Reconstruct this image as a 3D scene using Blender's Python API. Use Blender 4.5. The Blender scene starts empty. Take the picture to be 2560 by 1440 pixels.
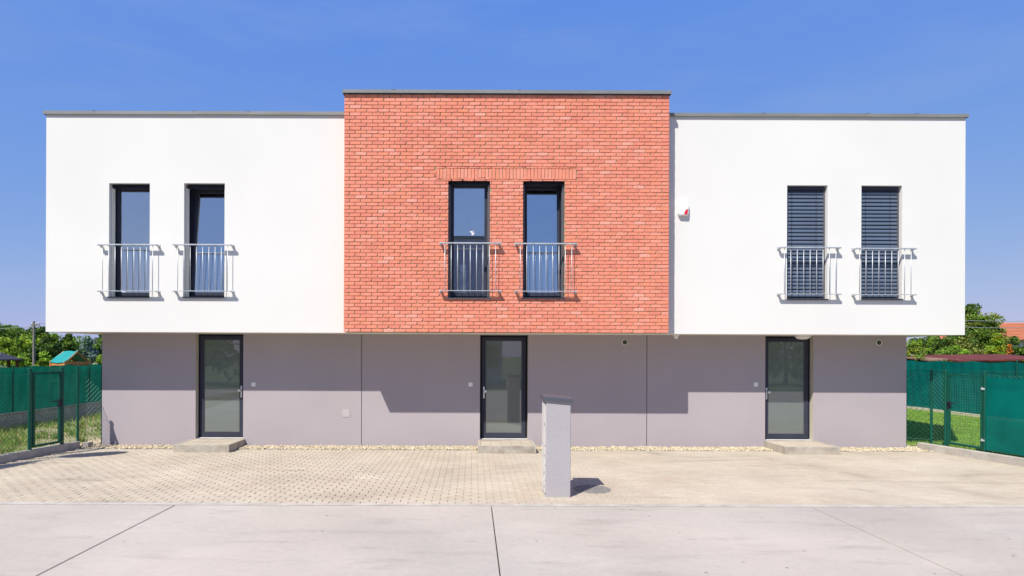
import bpy, bmesh, math, random
import numpy as np
from mathutils import Matrix, Vector
random.seed(7); rng = np.random.default_rng(7)
C = bpy.context.scene
# ---------------------------------------------------------------- camera, sky, sun, exposure
F, VX, HY, CH, ROLL = 1500.0, 1180.0, 885.0, 1.9, 0.0035
cam_d = bpy.data.cameras.new('camera'); cam = bpy.data.objects.new('camera', cam_d)
C.collection.objects.link(cam); C.camera = cam
cam_d.sensor_width = 36; cam_d.lens = F/2560*36
cam_d.shift_x = (1280-VX)/2560; cam_d.shift_y = (HY-720)/2560
cam_d.clip_start = 0.05; cam_d.clip_end = 2000
cam.matrix_world = Matrix.Translation((0, 0, CH)) @ Matrix.Rotation(math.pi/2, 4, 'X') @ Matrix.Rotation(ROLL, 4, 'Z')
SX, SZ = 0.733, 1.6
elev = math.atan2(SZ, math.hypot(SX, 1)); azim = math.atan2(-SX, -1)
w = bpy.data.worlds.new("World"); C.world = w; w.use_nodes = True
nt = w.node_tree; bg = nt.nodes['Background']
sky = nt.nodes.new('ShaderNodeTexSky'); sky.sky_type = 'NISHITA'; sky.sun_disc = False
sky.sun_elevation = elev; sky.sun_rotation = azim
sky.air_density = 1.0; sky.dust_density = 0.35; sky.ozone_density = 2.5
spc = nt.nodes.new('ShaderNodeSeparateColor'); cmb = nt.nodes.new('ShaderNodeCombineColor')
nt.links.new(sky.outputs[0], spc.inputs[0])
for i, (g_, k_) in enumerate(((.72, .70), (.42, 1.26), (.005, 4.28))):      # softer, deeper blue clear-sky curve, same in every direction
    pw = nt.nodes.new('ShaderNodeMath'); pw.operation = 'POWER'; pw.inputs[1].default_value = g_; nt.links.new(spc.outputs[i], pw.inputs[0])
    ml = nt.nodes.new('ShaderNodeMath'); ml.operation = 'MULTIPLY'; ml.inputs[1].default_value = k_; nt.links.new(pw.outputs[0], ml.inputs[0]); nt.links.new(ml.outputs[0], cmb.inputs[i])
tc = nt.nodes.new('ShaderNodeTexCoord'); mpp = nt.nodes.new('ShaderNodeMapping'); mpp.inputs['Scale'].default_value = (1.2, 1.2, 5.5); mpp.inputs['Rotation'].default_value = (.0, .25, .4)
nzs = nt.nodes.new('ShaderNodeTexNoise'); nzs.inputs['Scale'].default_value = 1.6; nzs.inputs['Detail'].default_value = 9; nzs.inputs['Roughness'].default_value = .58
nt.links.new(tc.outputs['Generated'], mpp.inputs[0]); nt.links.new(mpp.outputs[0], nzs.inputs['Vector'])
mrs = nt.nodes.new('ShaderNodeMapRange'); mrs.inputs[1].default_value = .50; mrs.inputs[2].default_value = .80; mrs.inputs[4].default_value = .22; nt.links.new(nzs.outputs['Fac'], mrs.inputs[0])
mxs = nt.nodes.new('ShaderNodeMixRGB'); mxs.inputs[2].default_value = (2.6, 3.1, 4.2, 1); nt.links.new(mrs.outputs[0], mxs.inputs[0]); nt.links.new(cmb.outputs[0], mxs.inputs[1])
nt.links.new(mxs.outputs[0], bg.inputs[0])       # thin cirrus veil
bg.inputs[1].default_value = 0.12
sd = bpy.data.lights.new('sun', 'SUN'); sun = bpy.data.objects.new('sun', sd); C.collection.objects.link(sun)
sd.energy = 4.5; sd.angle = math.radians(0.53); sd.color = (1.0, 0.95, 0.86)
sun.rotation_euler = Vector((SX, 1, -SZ)).to_track_quat('-Z', 'Y').to_euler(); sun.location = (-20, -30, 40)
C.view_settings.view_transform = 'Standard'; C.view_settings.look = 'None'
C.view_settings.gamma = 1; C.view_settings.use_curve_mapping = False
C.view_settings.exposure = 0.55
C.render.engine = 'CYCLES'; C.cycles.max_bounces = 8; C.cycles.transparent_max_bounces = 16

def at(px, py, Y):            # a point of the photograph at depth Y -> (X, Z)
    u = px + ROLL*(py-HY); v = py - ROLL*(px-VX)
    return ((u-VX)*Y/F, CH-(v-HY)*Y/F)

# ---------------------------------------------------------------- materials
def nn(t, kind, **kw):
    n = t.nodes.new(kind)
    for k, v in kw.items():
        if k in n.inputs.keys(): n.inputs[k].default_value = v
        else: setattr(n, k, v)
    return n
def mat(name, col, rough=0.8, var=0.12, scale=3.0, fine=40.0, fvar=0.06, bump=0.0, bscale=200.0, spec=0.4,
        metal=0.0, stretch=None, trans=0.0, tint=None, tfac=0.0, bdist=0.01):
    m = bpy.data.materials.new(name); m.use_nodes = True; t = m.node_tree; t.nodes.clear()
    out = nn(t, 'ShaderNodeOutputMaterial'); p = nn(t, 'ShaderNodeBsdfPrincipled')
    p.inputs['Roughness'].default_value = rough; p.inputs['Specular IOR Level'].default_value = spec
    p.inputs['Metallic'].default_value = metal
    g = nn(t, 'ShaderNodeNewGeometry'); pos = g.outputs['Position']
    if stretch:
        mp = nn(t, 'ShaderNodeMapping'); mp.inputs['Scale'].default_value = stretch
        t.links.new(pos, mp.inputs[0]); pos = mp.outputs[0]
    c = nn(t, 'ShaderNodeRGB'); c.outputs[0].default_value = (*col, 1); cur = c.outputs[0]
    if tint:
        n0 = nn(t, 'ShaderNodeTexNoise', Scale=scale*0.6, Detail=5.0); t.links.new(pos, n0.inputs['Vector'])
        mr0 = nn(t, 'ShaderNodeMapRange'); mr0.inputs[1].default_value = .42; mr0.inputs[2].default_value = .66
        mr0.inputs[3].default_value = 0; mr0.inputs[4].default_value = tfac
        t.links.new(n0.outputs['Fac'], mr0.inputs[0])
        mx = nn(t, 'ShaderNodeMixRGB'); mx.inputs[2].default_value = (*tint, 1)
        t.links.new(mr0.outputs[0], mx.inputs[0]); t.links.new(cur, mx.inputs[1]); cur = mx.outputs[0]
    for sc, am, det in ((scale, var, 6.0), (fine, fvar, 3.0)):
        if am <= 0: continue
        n = nn(t, 'ShaderNodeTexNoise', Scale=sc, Detail=det); t.links.new(pos, n.inputs['Vector'])
        mr = nn(t, 'ShaderNodeMapRange'); mr.inputs[1].default_value = .3; mr.inputs[2].default_value = .7
        mr.inputs[3].default_value = 1-am; mr.inputs[4].default_value = 1+am
        t.links.new(n.outputs['Fac'], mr.inputs[0])
        mu = nn(t, 'ShaderNodeVectorMath', operation='SCALE')
        t.links.new(cur, mu.inputs[0]); t.links.new(mr.outputs[0], mu.inputs['Scale']); cur = mu.outputs[0]
    t.links.new(cur, p.inputs['Base Color'])
    if bump > 0:
        n = nn(t, 'ShaderNodeTexNoise', Scale=bscale, Detail=4.0); t.links.new(g.outputs['Position'], n.inputs['Vector'])
        b = nn(t, 'ShaderNodeBump', Strength=bump, Distance=bdist); t.links.new(n.outputs['Fac'], b.inputs['Height'])
        t.links.new(b.outputs[0], p.inputs['Normal'])
    if trans > 0:
        tr = nn(t, 'ShaderNodeBsdfTranslucent'); t.links.new(cur, tr.inputs[0])
        ms = nn(t, 'ShaderNodeMixShader'); ms.inputs[0].default_value = trans
        t.links.new(p.outputs[0], ms.inputs[1]); t.links.new(tr.outputs[0], ms.inputs[2]); t.links.new(ms.outputs[0], out.inputs[0])
    else: t.links.new(p.outputs[0], out.inputs[0])
    m['cur'] = 1
    return m
def glass(name, tint, refl, rough=0.0):
    m = bpy.data.materials.new(name); m.use_nodes = True; t = m.node_tree; t.nodes.clear()
    out = nn(t, 'ShaderNodeOutputMaterial'); tr = nn(t, 'ShaderNodeBsdfTransparent'); tr.inputs[0].default_value = (*tint, 1)
    gl = nn(t, 'ShaderNodeBsdfGlossy', Roughness=rough); gl.inputs[0].default_value = (.93, .96, 1, 1)
    ms = nn(t, 'ShaderNodeMixShader'); ms.inputs[0].default_value = refl
    t.links.new(tr.outputs[0], ms.inputs[1]); t.links.new(gl.outputs[0], ms.inputs[2]); t.links.new(ms.outputs[0], out.inputs[0])
    return m
def net(name, col, hole=0.12):
    m = mat(name, col, .9, .10, 2.5, 60, .12, trans=.42, stretch=(1, 1, 3), spec=.05)
    t = m.node_tree; out = [n for n in t.nodes if n.type == 'OUTPUT_MATERIAL'][0]
    src = out.inputs[0].links[0].from_socket
    tr = nn(t, 'ShaderNodeBsdfTransparent'); ms = nn(t, 'ShaderNodeMixShader'); ms.inputs[0].default_value = hole
    t.links.new(src, ms.inputs[1]); t.links.new(tr.outputs[0], ms.inputs[2]); t.links.new(ms.outputs[0], out.inputs[0])
    return m
M = {}
M['white'] = mat('white_render', (.675, .668, .645), .9, .022, .6, 90, .02, .25, 260, bdist=.003)
M['soffit'] = mat('soffit_render', (.74, .71, .62), .9, .03, 1, 80, .02)
M['grey'] = mat('grey_render', (.375, .33, .355), .9, .035, .8, 90, .03, .3, 240, bdist=.003, tint=(.385, .35, .36), tfac=.5)
M['reveal'] = mat('reveal_render', (.50, .47, .39), .9, .03, 1, 80, .02)
M['metal'] = mat('flashing', (.20, .205, .20), .45, .12, 1.2, 20, .04, spec=.5, stretch=(1, 1, .2))
M['anth'] = mat('anthracite', (.018, .020, .032), .55, .1, 3, 60, .05, spec=.12)
M['anth2'] = mat('anthracite_leaf', (.040, .044, .066), .5, .1, 3, 60, .05, spec=.15)
M['jamb'] = mat('guide_metal', (.095, .09, .105), .5, .08, 3, 60, .04, spec=.5)
M['sill'] = mat('sill_sheet', (.11, .115, .14), .4, .08, 3, 60, .04, spec=.5)
M['slat'] = mat('blind_slat', (.085, .115, .17), .42, .07, 3, 60, .04, spec=.6)
M['galv'] = mat('galvanised', (.50, .53, .56), .42, .12, 8, 80, .08, spec=.5, metal=.35)
M['inox'] = mat('brushed_steel', (.72, .73, .75), .35, .05, 8, 80, .05, metal=.4)
M['plastic'] = mat('white_plastic', (.80, .80, .80), .4, .02, 3, 40, .02)
M['red'] = mat('red_lens', (.55, .02, .04), .25, .02)
M['dark'] = mat('dark_void', (.02, .018, .015), .9, .1)
M['room'] = mat('room_plaster', (.60, .62, .66), .9, .05)
M['roomfloor'] = mat('room_floor', (.16, .12, .09), .6, .15)
M['curtain'] = mat('curtain_cloth', (.42, .47, .60), .9, .06, trans=.2)
M['opal'] = mat('opal_glass', (.72, .72, .70), .3, .02)
M['pane'] = glass('window_glass', (.80, .86, .92), .46)
M['railcol'] = mat('pale_guide_metal', (.74, .73, .64), .6, .03)
def door_glass():
    m = mat('frosted_door_glass', (.11, .137, .128), .5, .05, 1.5, 60, .03)
    p = [n for n in m.node_tree.nodes if n.type == 'BSDF_PRINCIPLED'][0]
    p.inputs['Coat Weight'].default_value = 1; p.inputs['Coat Roughness'].default_value = .02; p.inputs['Coat IOR'].default_value = 2.0
    return m
M['dglass'] = door_glass()
bc = [(.685, .236, .156), (.69, .25, .172), (.66, .222, .150), (.70, .270, .195), (.65, .212, .150), (.69, .240, .150), (.72, .315, .240)]
for i, c in enumerate(bc): M['brick%d' % i] = mat('clay_brick_%s' % 'abcdefg'[i], c, .9, .07, 9, 45, .12, .6, 90, bdist=.004)
M['mortar'] = mat('mortar', (.33, .26, .16), .95, .12, 5, 60, .1, .4, 150)
pc = [(.40, .34, .262), (.415, .355, .278), (.39, .335, .258), (.43, .37, .285), (.405, .335, .262)]
def streak_paver(name, c):
    m = mat(name, c, .95, .10, .9, 30, .06, .3, 150, tint=(.45, .40, .325), tfac=.55)
    t = m.node_tree; p = [n for n in t.nodes if n.type == 'BSDF_PRINCIPLED'][0]
    src = p.inputs['Base Color'].links[0].from_socket
    g = nn(t, 'ShaderNodeNewGeometry'); mp = nn(t, 'ShaderNodeMapping'); mp.inputs['Scale'].default_value = (.45, 2.3, 1); mp.inputs['Rotation'].default_value = (0, 0, .35)
    t.links.new(g.outputs['Position'], mp.inputs[0])
    n = nn(t, 'ShaderNodeTexNoise', Scale=1.1, Detail=7.0); t.links.new(mp.outputs[0], n.inputs['Vector'])
    mr = nn(t, 'ShaderNodeMapRange'); mr.inputs[1].default_value = .60; mr.inputs[2].default_value = .74; mr.inputs[3].default_value = 1; mr.inputs[4].default_value = .72
    t.links.new(n.outputs['Fac'], mr.inputs[0])
    mu = nn(t, 'ShaderNodeVectorMath', operation='SCALE'); t.links.new(src, mu.inputs[0]); t.links.new(mr.outputs[0], mu.inputs['Scale'])
    cur = mu.outputs[0]
    # two faint curved tyre tracks leading to the right house
    wob = nn(t, 'ShaderNodeTexNoise', Scale=.5, Detail=2.0); t.links.new(g.outputs['Position'], wob.inputs['Vector'])
    brk = nn(t, 'ShaderNodeTexNoise', Scale=1.6, Detail=6.0); t.links.new(g.outputs['Position'], brk.inputs['Vector'])
    for off, wd, lo in ((.845*5.42+.534*10.84, .30, .40), (.845*5.42+.534*10.84-1.25, .24, .52)):
        dp = nn(t, 'ShaderNodeVectorMath', operation='DOT_PRODUCT'); dp.inputs[1].default_value = (.845, .534, 0); t.links.new(g.outputs['Position'], dp.inputs[0])
        a1 = nn(t, 'ShaderNodeMath', operation='MULTIPLY_ADD'); a1.inputs[1].default_value = .8; t.links.new(wob.outputs['Fac'], a1.inputs[0]); t.links.new(dp.outputs['Value'], a1.inputs[2])
        a2 = nn(t, 'ShaderNodeMath', operation='SUBTRACT'); a2.inputs[1].default_value = off+.4; t.links.new(a1.outputs[0], a2.inputs[0])
        a3 = nn(t, 'ShaderNodeMath', operation='ABSOLUTE'); t.links.new(a2.outputs[0], a3.inputs[0])
        r1 = nn(t, 'ShaderNodeMapRange'); r1.inputs[1].default_value = wd; r1.inputs[2].default_value = 0; t.links.new(a3.outputs[0], r1.inputs[0])
        r2 = nn(t, 'ShaderNodeMapRange'); r2.inputs[1].default_value = lo; r2.inputs[2].default_value = .68; r2.inputs[4].default_value = .45; t.links.new(brk.outputs['Fac'], r2.inputs[0])
        m3 = nn(t, 'ShaderNodeMath', operation='MULTIPLY'); t.links.new(r1.outputs[0], m3.inputs[0]); t.links.new(r2.outputs[0], m3.inputs[1])
        mx = nn(t, 'ShaderNodeMixRGB'); mx.inputs[2].default_value = (.16, .135, .11, 1); t.links.new(m3.outputs[0], mx.inputs[0]); t.links.new(cur, mx.inputs[1]); cur = mx.outputs[0]
    t.links.new(cur, p.inputs['Base Color'])
    return m
for i, c in enumerate(pc): M['paver%d' % i] = streak_paver('sandy_paver_%s' % 'abcde'[i], c)
def joint_mat():
    m = mat('joint_sand', (.25, .21, .165), .95, .2, 2, 60, .15)
    t = m.node_tree; p = [n for n in t.nodes if n.type == 'BSDF_PRINCIPLED'][0]
    src = p.inputs['Base Color'].links[0].from_socket
    g = nn(t, 'ShaderNodeNewGeometry'); sp = nn(t, 'ShaderNodeSeparateXYZ'); t.links.new(g.outputs['Position'], sp.inputs[0])
    n = nn(t, 'ShaderNodeTexNoise', Scale=.9, Detail=5.0); t.links.new(g.outputs['Position'], n.inputs['Vector'])
    ad = nn(t, 'ShaderNodeMath', operation='MULTIPLY_ADD'); ad.inputs[1].default_value = 5.0; t.links.new(n.outputs['Fac'], ad.inputs[0]); t.links.new(sp.outputs[0], ad.inputs[2])
    mr = nn(t, 'ShaderNodeMapRange'); mr.inputs[1].default_value = .8; mr.inputs[2].default_value = 4.6
    t.links.new(ad.outputs[0], mr.inputs[0])
    mx = nn(t, 'ShaderNodeMixRGB'); mx.inputs[2].default_value = (.375, .32, .26, 1)
    t.links.new(mr.outputs[0], mx.inputs[0]); t.links.new(src, mx.inputs[1]); t.links.new(mx.outputs[0], p.inputs['Base Color'])
    return m
M['joint'] = joint_mat()
def concrete_mat():
    m = mat('road_concrete', (.405, .358, .312), .9, .11, .5, 14, .035, .25, 120, tint=(.35, .325, .295), tfac=.75)
    t = m.node_tree; p = [n for n in t.nodes if n.type == 'BSDF_PRINCIPLED'][0]
    cur = p.inputs['Base Color'].links[0].from_socket
    g = nn(t, 'ShaderNodeNewGeometry')
    for sc, rot, lo, hi, amt in (((.8, 3.0, 1), .15, .55, .70, .84), ((2.2, 9.0, 1), -.1, .63, .73, .80), ((.5, 1.2, 1), .5, .55, .75, 1.10)):
        mp = nn(t, 'ShaderNodeMapping'); mp.inputs['Scale'].default_value = sc; mp.inputs['Rotation'].default_value = (0, 0, rot)
        t.links.new(g.outputs['Position'], mp.inputs[0])
        n = nn(t, 'ShaderNodeTexNoise', Scale=1.2, Detail=8.0, Roughness=.6); t.links.new(mp.outputs[0], n.inputs['Vector'])
        mr = nn(t, 'ShaderNodeMapRange'); mr.inputs[1].default_value = lo; mr.inputs[2].default_value = hi; mr.inputs[3].default_value = 1; mr.inputs[4].default_value = amt
        t.links.new(n.outputs['Fac'], mr.inputs[0])
        mu = nn(t, 'ShaderNodeVectorMath', operation='SCALE'); t.links.new(cur, mu.inputs[0]); t.links.new(mr.outputs[0], mu.inputs['Scale']); cur = mu.outputs[0]
    v = nn(t, 'ShaderNodeTexVoronoi', Scale=3.2); t.links.new(g.outputs['Position'], v.inputs['Vector'])
    mr = nn(t, 'ShaderNodeMapRange'); mr.inputs[1].default_value = .035; mr.inputs[2].default_value = .055; mr.inputs[3].default_value = .45; mr.inputs[4].default_value = 1
    t.links.new(v.outputs['Distance'], mr.inputs[0])
    mu = nn(t, 'ShaderNodeVectorMath', operation='SCALE'); t.links.new(cur, mu.inputs[0]); t.links.new(mr.outputs[0], mu.inputs['Scale'])
    t.links.new(mu.outputs[0], p.inputs['Base Color'])
    return m
M['concrete'] = concrete_mat()
M['kerb'] = mat('kerb_concrete', (.43, .40, .36), .95, .14, 4, 50, .12, .5, 120, tint=(.30, .27, .23), tfac=.6)
M['step'] = mat('step_concrete', (.42, .38, .32), .95, .16, 6, 60, .14, .5, 120, tint=(.30, .26, .21), tfac=.7)
M['gravel'] = mat('pale_gravel', (.44, .37, .25), .9, .25, 14, 60, .2)
M['gravel2'] = mat('white_gravel', (.54, .47, .34), .9, .2, 14, 60, .2)
M['soil'] = mat('soil', (.30, .24, .15), .95, .25, 1.5, 30, .2, tint=(.16, .20, .05), tfac=.8)
M['field'] = mat('meadow', (.07, .10, .03), .95, .25, .5, 10, .2)
M['lawn'] = mat('lawn_turf', (.16, .26, .03), .95, .18, 1.3, 40, .3, .8, 80, tint=(.20, .26, .04), tfac=.5)
M['blade'] = mat('lawn_blade', (.22, .36, .045), .7, .2, 2, 30, .2, trans=.35)
M['weed'] = mat('weed_blade', (.22, .34, .07), .7, .3, 2, 30, .2, trans=.35)
M['straw'] = mat('dry_blade', (.50, .38, .18), .8, .25, 2, 30, .2, trans=.3)
M['green'] = mat('green_coated_steel', (.004, .075, .050), .4, .08, 5, 60, .05, spec=.3)
M['wire'] = mat('green_coated_wire', (.015, .13, .095), .45, .05)
M['netl'] = net('shade_net_left', (.002, .150, .100), .02)
M['netr'] = net('shade_net_right', (.002, .165, .135), .03)
M['block'] = mat('concrete_block', (.34, .33, .33), .95, .18, 4, 50, .15, .6, 80)
M['pillar'] = mat('pillar_render', (.385, .365, .385), .95, .03, 2, 70, .10, .8, 170, bdist=.006)
M['cap'] = mat('cap_sheet', (.075, .08, .10), .4, .1, 4, 60, .05, spec=.5)
M['boxdoor'] = mat('meter_box_plastic', (.62, .60, .58), .5, .04, 6, 60, .03)
M['iron'] = mat('cast_iron', (.20, .19, .18), .7, .2, 12, 80, .15, .5, 60)
M['wood'] = mat('play_wood', (.45, .20, .06), .7, .2, 8, 50, .1, stretch=(1, 1, .2))
M['tarp'] = mat('turquoise_tarp', (.01, .24, .23), .5, .10, 3, 30, .06)
M['darkroof'] = mat('dark_roof', (.06, .055, .07), .7, .15, 3)
M['brownwood'] = mat('brown_wood', (.17, .06, .035), .7, .2, 4)
M['redroof'] = mat('red_sheet_roof', (.12, .024, .017), .9, .25, 2, 20, .1)
M['brownroof'] = mat('brown_sheet_roof', (.20, .12, .075), .9, .25, 2, 20, .1)
M['tile'] = mat('orange_tile', (.43, .15, .075), .85, .12, 1.5, 12, .1)
M['cream'] = mat('cream_render', (.55, .50, .42), .9, .06, 1)
M['pole'] = mat('pole_wood', (.20, .18, .16), .9, .15, 4)
M['bark'] = mat('bark', (.09, .065, .045), .95, .25, 6)
M['cable'] = mat('cable', (.28, .30, .31), .6, .05)
M['facade2'] = mat('slate_render', (.34, .35, .42), .9, .06, 1)
def leafm(key, c, var=.25): M[key] = mat('leaf_' + key, c, .6, var, .8, 6, .25, trans=.35, spec=.25)
leafm('mid', (.17, .29, .035)); leafm('dark', (.065, .125, .02)); leafm('yel', (.34, .46, .04)); leafm('blue', (.30, .42, .38))
leafm('deep', (.025, .055, .013)); leafm('thuja', (.27, .43, .04)); leafm('olive', (.27, .29, .06)); leafm('orange', (.62, .24, .03)); leafm('goldgreen', (.38, .38, .03)); leafm('flower', (.68, .66, .55)); leafm('brown', (.22, .12, .05))

# ---------------------------------------------------------------- mesh helpers
col = C.collection
class MB:
    def __init__(s): s.v = []; s.f = []; s.m = []
    def quad(s, pts, mi=0):
        n = len(s.v); s.v += [tuple(p) for p in pts]; s.f.append(tuple(range(n, n+len(pts)))); s.m.append(mi); return s
    def box(s, x0, x1, y0, y1, z0, z1, mi=0, mtx=None):
        n = len(s.v); P = [(x0,y0,z0),(x1,y0,z0),(x1,y1,z0),(x0,y1,z0),(x0,y0,z1),(x1,y0,z1),(x1,y1,z1),(x0,y1,z1)]
        if mtx is not None: P = [tuple(mtx @ Vector(p)) for p in P]
        s.v += P
        for f in ((0,3,2,1),(4,5,6,7),(0,1,5,4),(1,2,6,5),(2,3,7,6),(3,0,4,7)): s.f.append(tuple(n+i for i in f)); s.m.append(mi)
        return s
    def bbox(s, x0, x1, y0, y1, z0, z1, b=.004, mi=0):   # box with the front (-y) and top chamfered all round
        n = len(s.v)
        P = []
        for (y, c) in ((y1, b), (y1-b, 0), (y0+b, 0), (y0, b)):
            P += [(x0+c, y, z0+c), (x1-c, y, z0+c), (x1-c, y, z1-c), (x0+c, y, z1-c)]
        s.v += P
        s.f.append((n+3, n+2, n+1, n)); s.m.append(mi)
        for k in range(3):
            for i in range(4):
                j = (i+1) % 4; s.f.append((n+4*k+i, n+4*k+j, n+4*k+4+j, n+4*k+4+i)); s.m.append(mi)
        s.f.append((n+12, n+13, n+14, n+15)); s.m.append(mi)
        return s
    def tube(s, pts, r, seg=8, mi=0, caps=True):
        rs = r if isinstance(r, (list, tuple)) else [r]*len(pts)
        n = len(s.v); pts = [Vector(p) for p in pts]
        for i, p in enumerate(pts):
            d = (pts[min(i+1, len(pts)-1)] - pts[max(i-1, 0)]).normalized()
            a = d.cross(Vector((0, 0, 1))) if abs(d.z) < .95 else d.cross(Vector((1, 0, 0)))
            a.normalize(); b = d.cross(a)
            for k in range(seg):
                t = 2*math.pi*k/seg; s.v.append(tuple(p + a*math.cos(t)*rs[i] + b*math.sin(t)*rs[i]))
        for i in range(len(pts)-1):
            for k in range(seg):
                j = (k+1) % seg; s.f.append((n+i*seg+k, n+i*seg+j, n+(i+1)*seg+j, n+(i+1)*seg+k)); s.m.append(mi)
        if caps:
            s.f.append(tuple(n+k for k in reversed(range(seg)))); s.m.append(mi)
            e = n+(len(pts)-1)*seg; s.f.append(tuple(e+k for k in range(seg))); s.m.append(mi)
        return s
    def mesh(s, name, mats):
        me = bpy.data.meshes.new(name); me.from_pydata(s.v, [], s.f)
        for m in (mats if isinstance(mats, (list, tuple)) else [mats]): me.materials.append(m)
        if any(s.m): me.polygons.foreach_set('material_index', s.m)
        me.update(); return me
    def build(s, name, mats, parent=None, smooth=False, **props):
        me = s.mesh(name, mats)
        if smooth: me.polygons.foreach_set('use_smooth', [True]*len(me.polygons))
        return link(name, me, parent, **props)
def link(name, me, parent=None, loc=None, **props):
    o = bpy.data.objects.new(name, me); col.objects.link(o)
    if parent: o.parent = parent
    if loc is not None: o.location = loc
    for k, v in props.items(): o[k] = v
    return o
def thing(name, label, cat, loc=(0, 0, 0), group=None):
    o = bpy.data.objects.new(name, None); col.objects.link(o); o.location = loc
    o.empty_display_size = .3; o['label'] = label; o['category'] = cat
    if group: o['group'] = group
    return o
def rebase(o, loc):            # put the Empty at the thing's base and leave its parts (built in world space) where they are
    o.location = loc
    for c in o.children:
        c.location = Vector(c.location) - Vector(loc)
def copy_tree(o, parent=None):
    c = o.copy(); col.objects.link(c); c.parent = parent
    for ch in list(o.children): copy_tree(ch, c)
    return c
def npmesh(name, V, Fq, mats, mi=None):
    me = bpy.data.meshes.new(name); V = np.asarray(V, np.float32); Fq = np.asarray(Fq, np.int32); k = Fq.shape[1]
    me.vertices.add(len(V)); me.vertices.foreach_set('co', V.ravel())
    me.loops.add(Fq.size); me.loops.foreach_set('vertex_index', Fq.ravel())
    me.polygons.add(len(Fq)); me.polygons.foreach_set('loop_start', np.arange(0, Fq.size, k, dtype=np.int32))
    for m in (mats if isinstance(mats, (list, tuple)) else [mats]): me.materials.append(m)
    if mi is not None: me.polygons.foreach_set('material_index', np.asarray(mi, np.int32))
    me.update(calc_edges=True); me.validate(); return me

YW, YU, YB = 12.28, 11.55, 11.27         # lower wall plane, white upper plane, brick plane
ZS = 2.30                                  # soffit height
def wall_panel(x0, x1, z0, z1, yf, th, holes, mi=0, mb=None, reveal_mi=None):
    mb = mb or MB(); rm = mi if reveal_mi is None else reveal_mi
    xs = sorted({x0, x1, *[h[0] for h in holes], *[h[1] for h in holes]}); zs = sorted({z0, z1, *[h[2] for h in holes], *[h[3] for h in holes]})
    for i in range(len(xs)-1):
        for j in range(len(zs)-1):
            a, b, c, d = xs[i], xs[i+1], zs[j], zs[j+1]; cx, cz = (a+b)/2, (c+d)/2
            if any(h[0] < cx < h[1] and h[2] < cz < h[3] for h in holes): continue
            mb.quad([(a, yf, c), (b, yf, c), (b, yf, d), (a, yf, d)], mi)
            mb.quad([(a, yf+th, d), (b, yf+th, d), (b, yf+th, c), (a, yf+th, c)], mi)
    for a, b, c, d in holes:
        y0, y1 = yf, yf+th
        mb.quad([(a, y0, c), (a, y0, d), (a, y1, d), (a, y1, c)], rm); mb.quad([(b, y1, c), (b, y1, d), (b, y0, d), (b, y0, c)], rm)
        mb.quad([(a, y0, d), (b, y0, d), (b, y1, d), (a, y1, d)], rm)
        if c > z0: mb.quad([(a, y1, c), (b, y1, c), (b, y0, c), (a, y0, c)], rm)
    return mb

# ---------------------------------------------------------------- the setting: ground, road, forecourt
MB().quad([(-400, -400, -.06), (400, -400, -.06), (400, 400, -.06), (-400, 400, -.06)]).build('ground', M['field'], kind='structure')
road = bpy.data.objects.new('road', None); col.objects.link(road); road['kind'] = 'structure'; road.location = (0, 4, 0)
MB().box(-60, 60, -9, 7.50, -.055, -.030).build('road_bed', M['dark'], road).location = (0, -4, 0)
jx = [-19.7, -15.7, -11.7, -7.70, -3.70, .25, 4.25, 8.25, 12.25, 16.25, 20.25]
slabms = {}
for yy0, yy1 in ((1.0, 7.50), (-6.5, 1.0)):
    for i in range(len(jx)-1):
        a, b = jx[i]+(.008 if jx[i] > 4 or jx[i] < -3 else .005), jx[i+1]-(.008 if jx[i+1] > 4 or jx[i+1] < -3 else .005); wd = round(b-a, 3)
        key = (wd, yy0)
        if key not in slabms:
            mb = MB(); hx, hy, c = wd/2, (yy1-yy0-.012)/2, .005
            lv = [(hx, hy, -.055), (hx, hy, -c), (hx-c, hy-c, 0)]
            n = 0
            for X, Y_, Z in lv: mb.v += [(-X, -Y_, Z), (X, -Y_, Z), (X, Y_, Z), (-X, Y_, Z)]
            for k in range(2):
                for q in range(4): mb.f.append((4*k+q, 4*k+(q+1) % 4, 4*k+4+(q+1) % 4, 4*k+4+q)); mb.m.append(0)
            mb.f.append((8, 9, 10, 11)); mb.m.append(0)
            slabms[key] = mb.mesh('slab', M['concrete'])
        link('slab', slabms[key], road, ((a+b)/2, (yy0+yy1)/2-4, 0))

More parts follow.
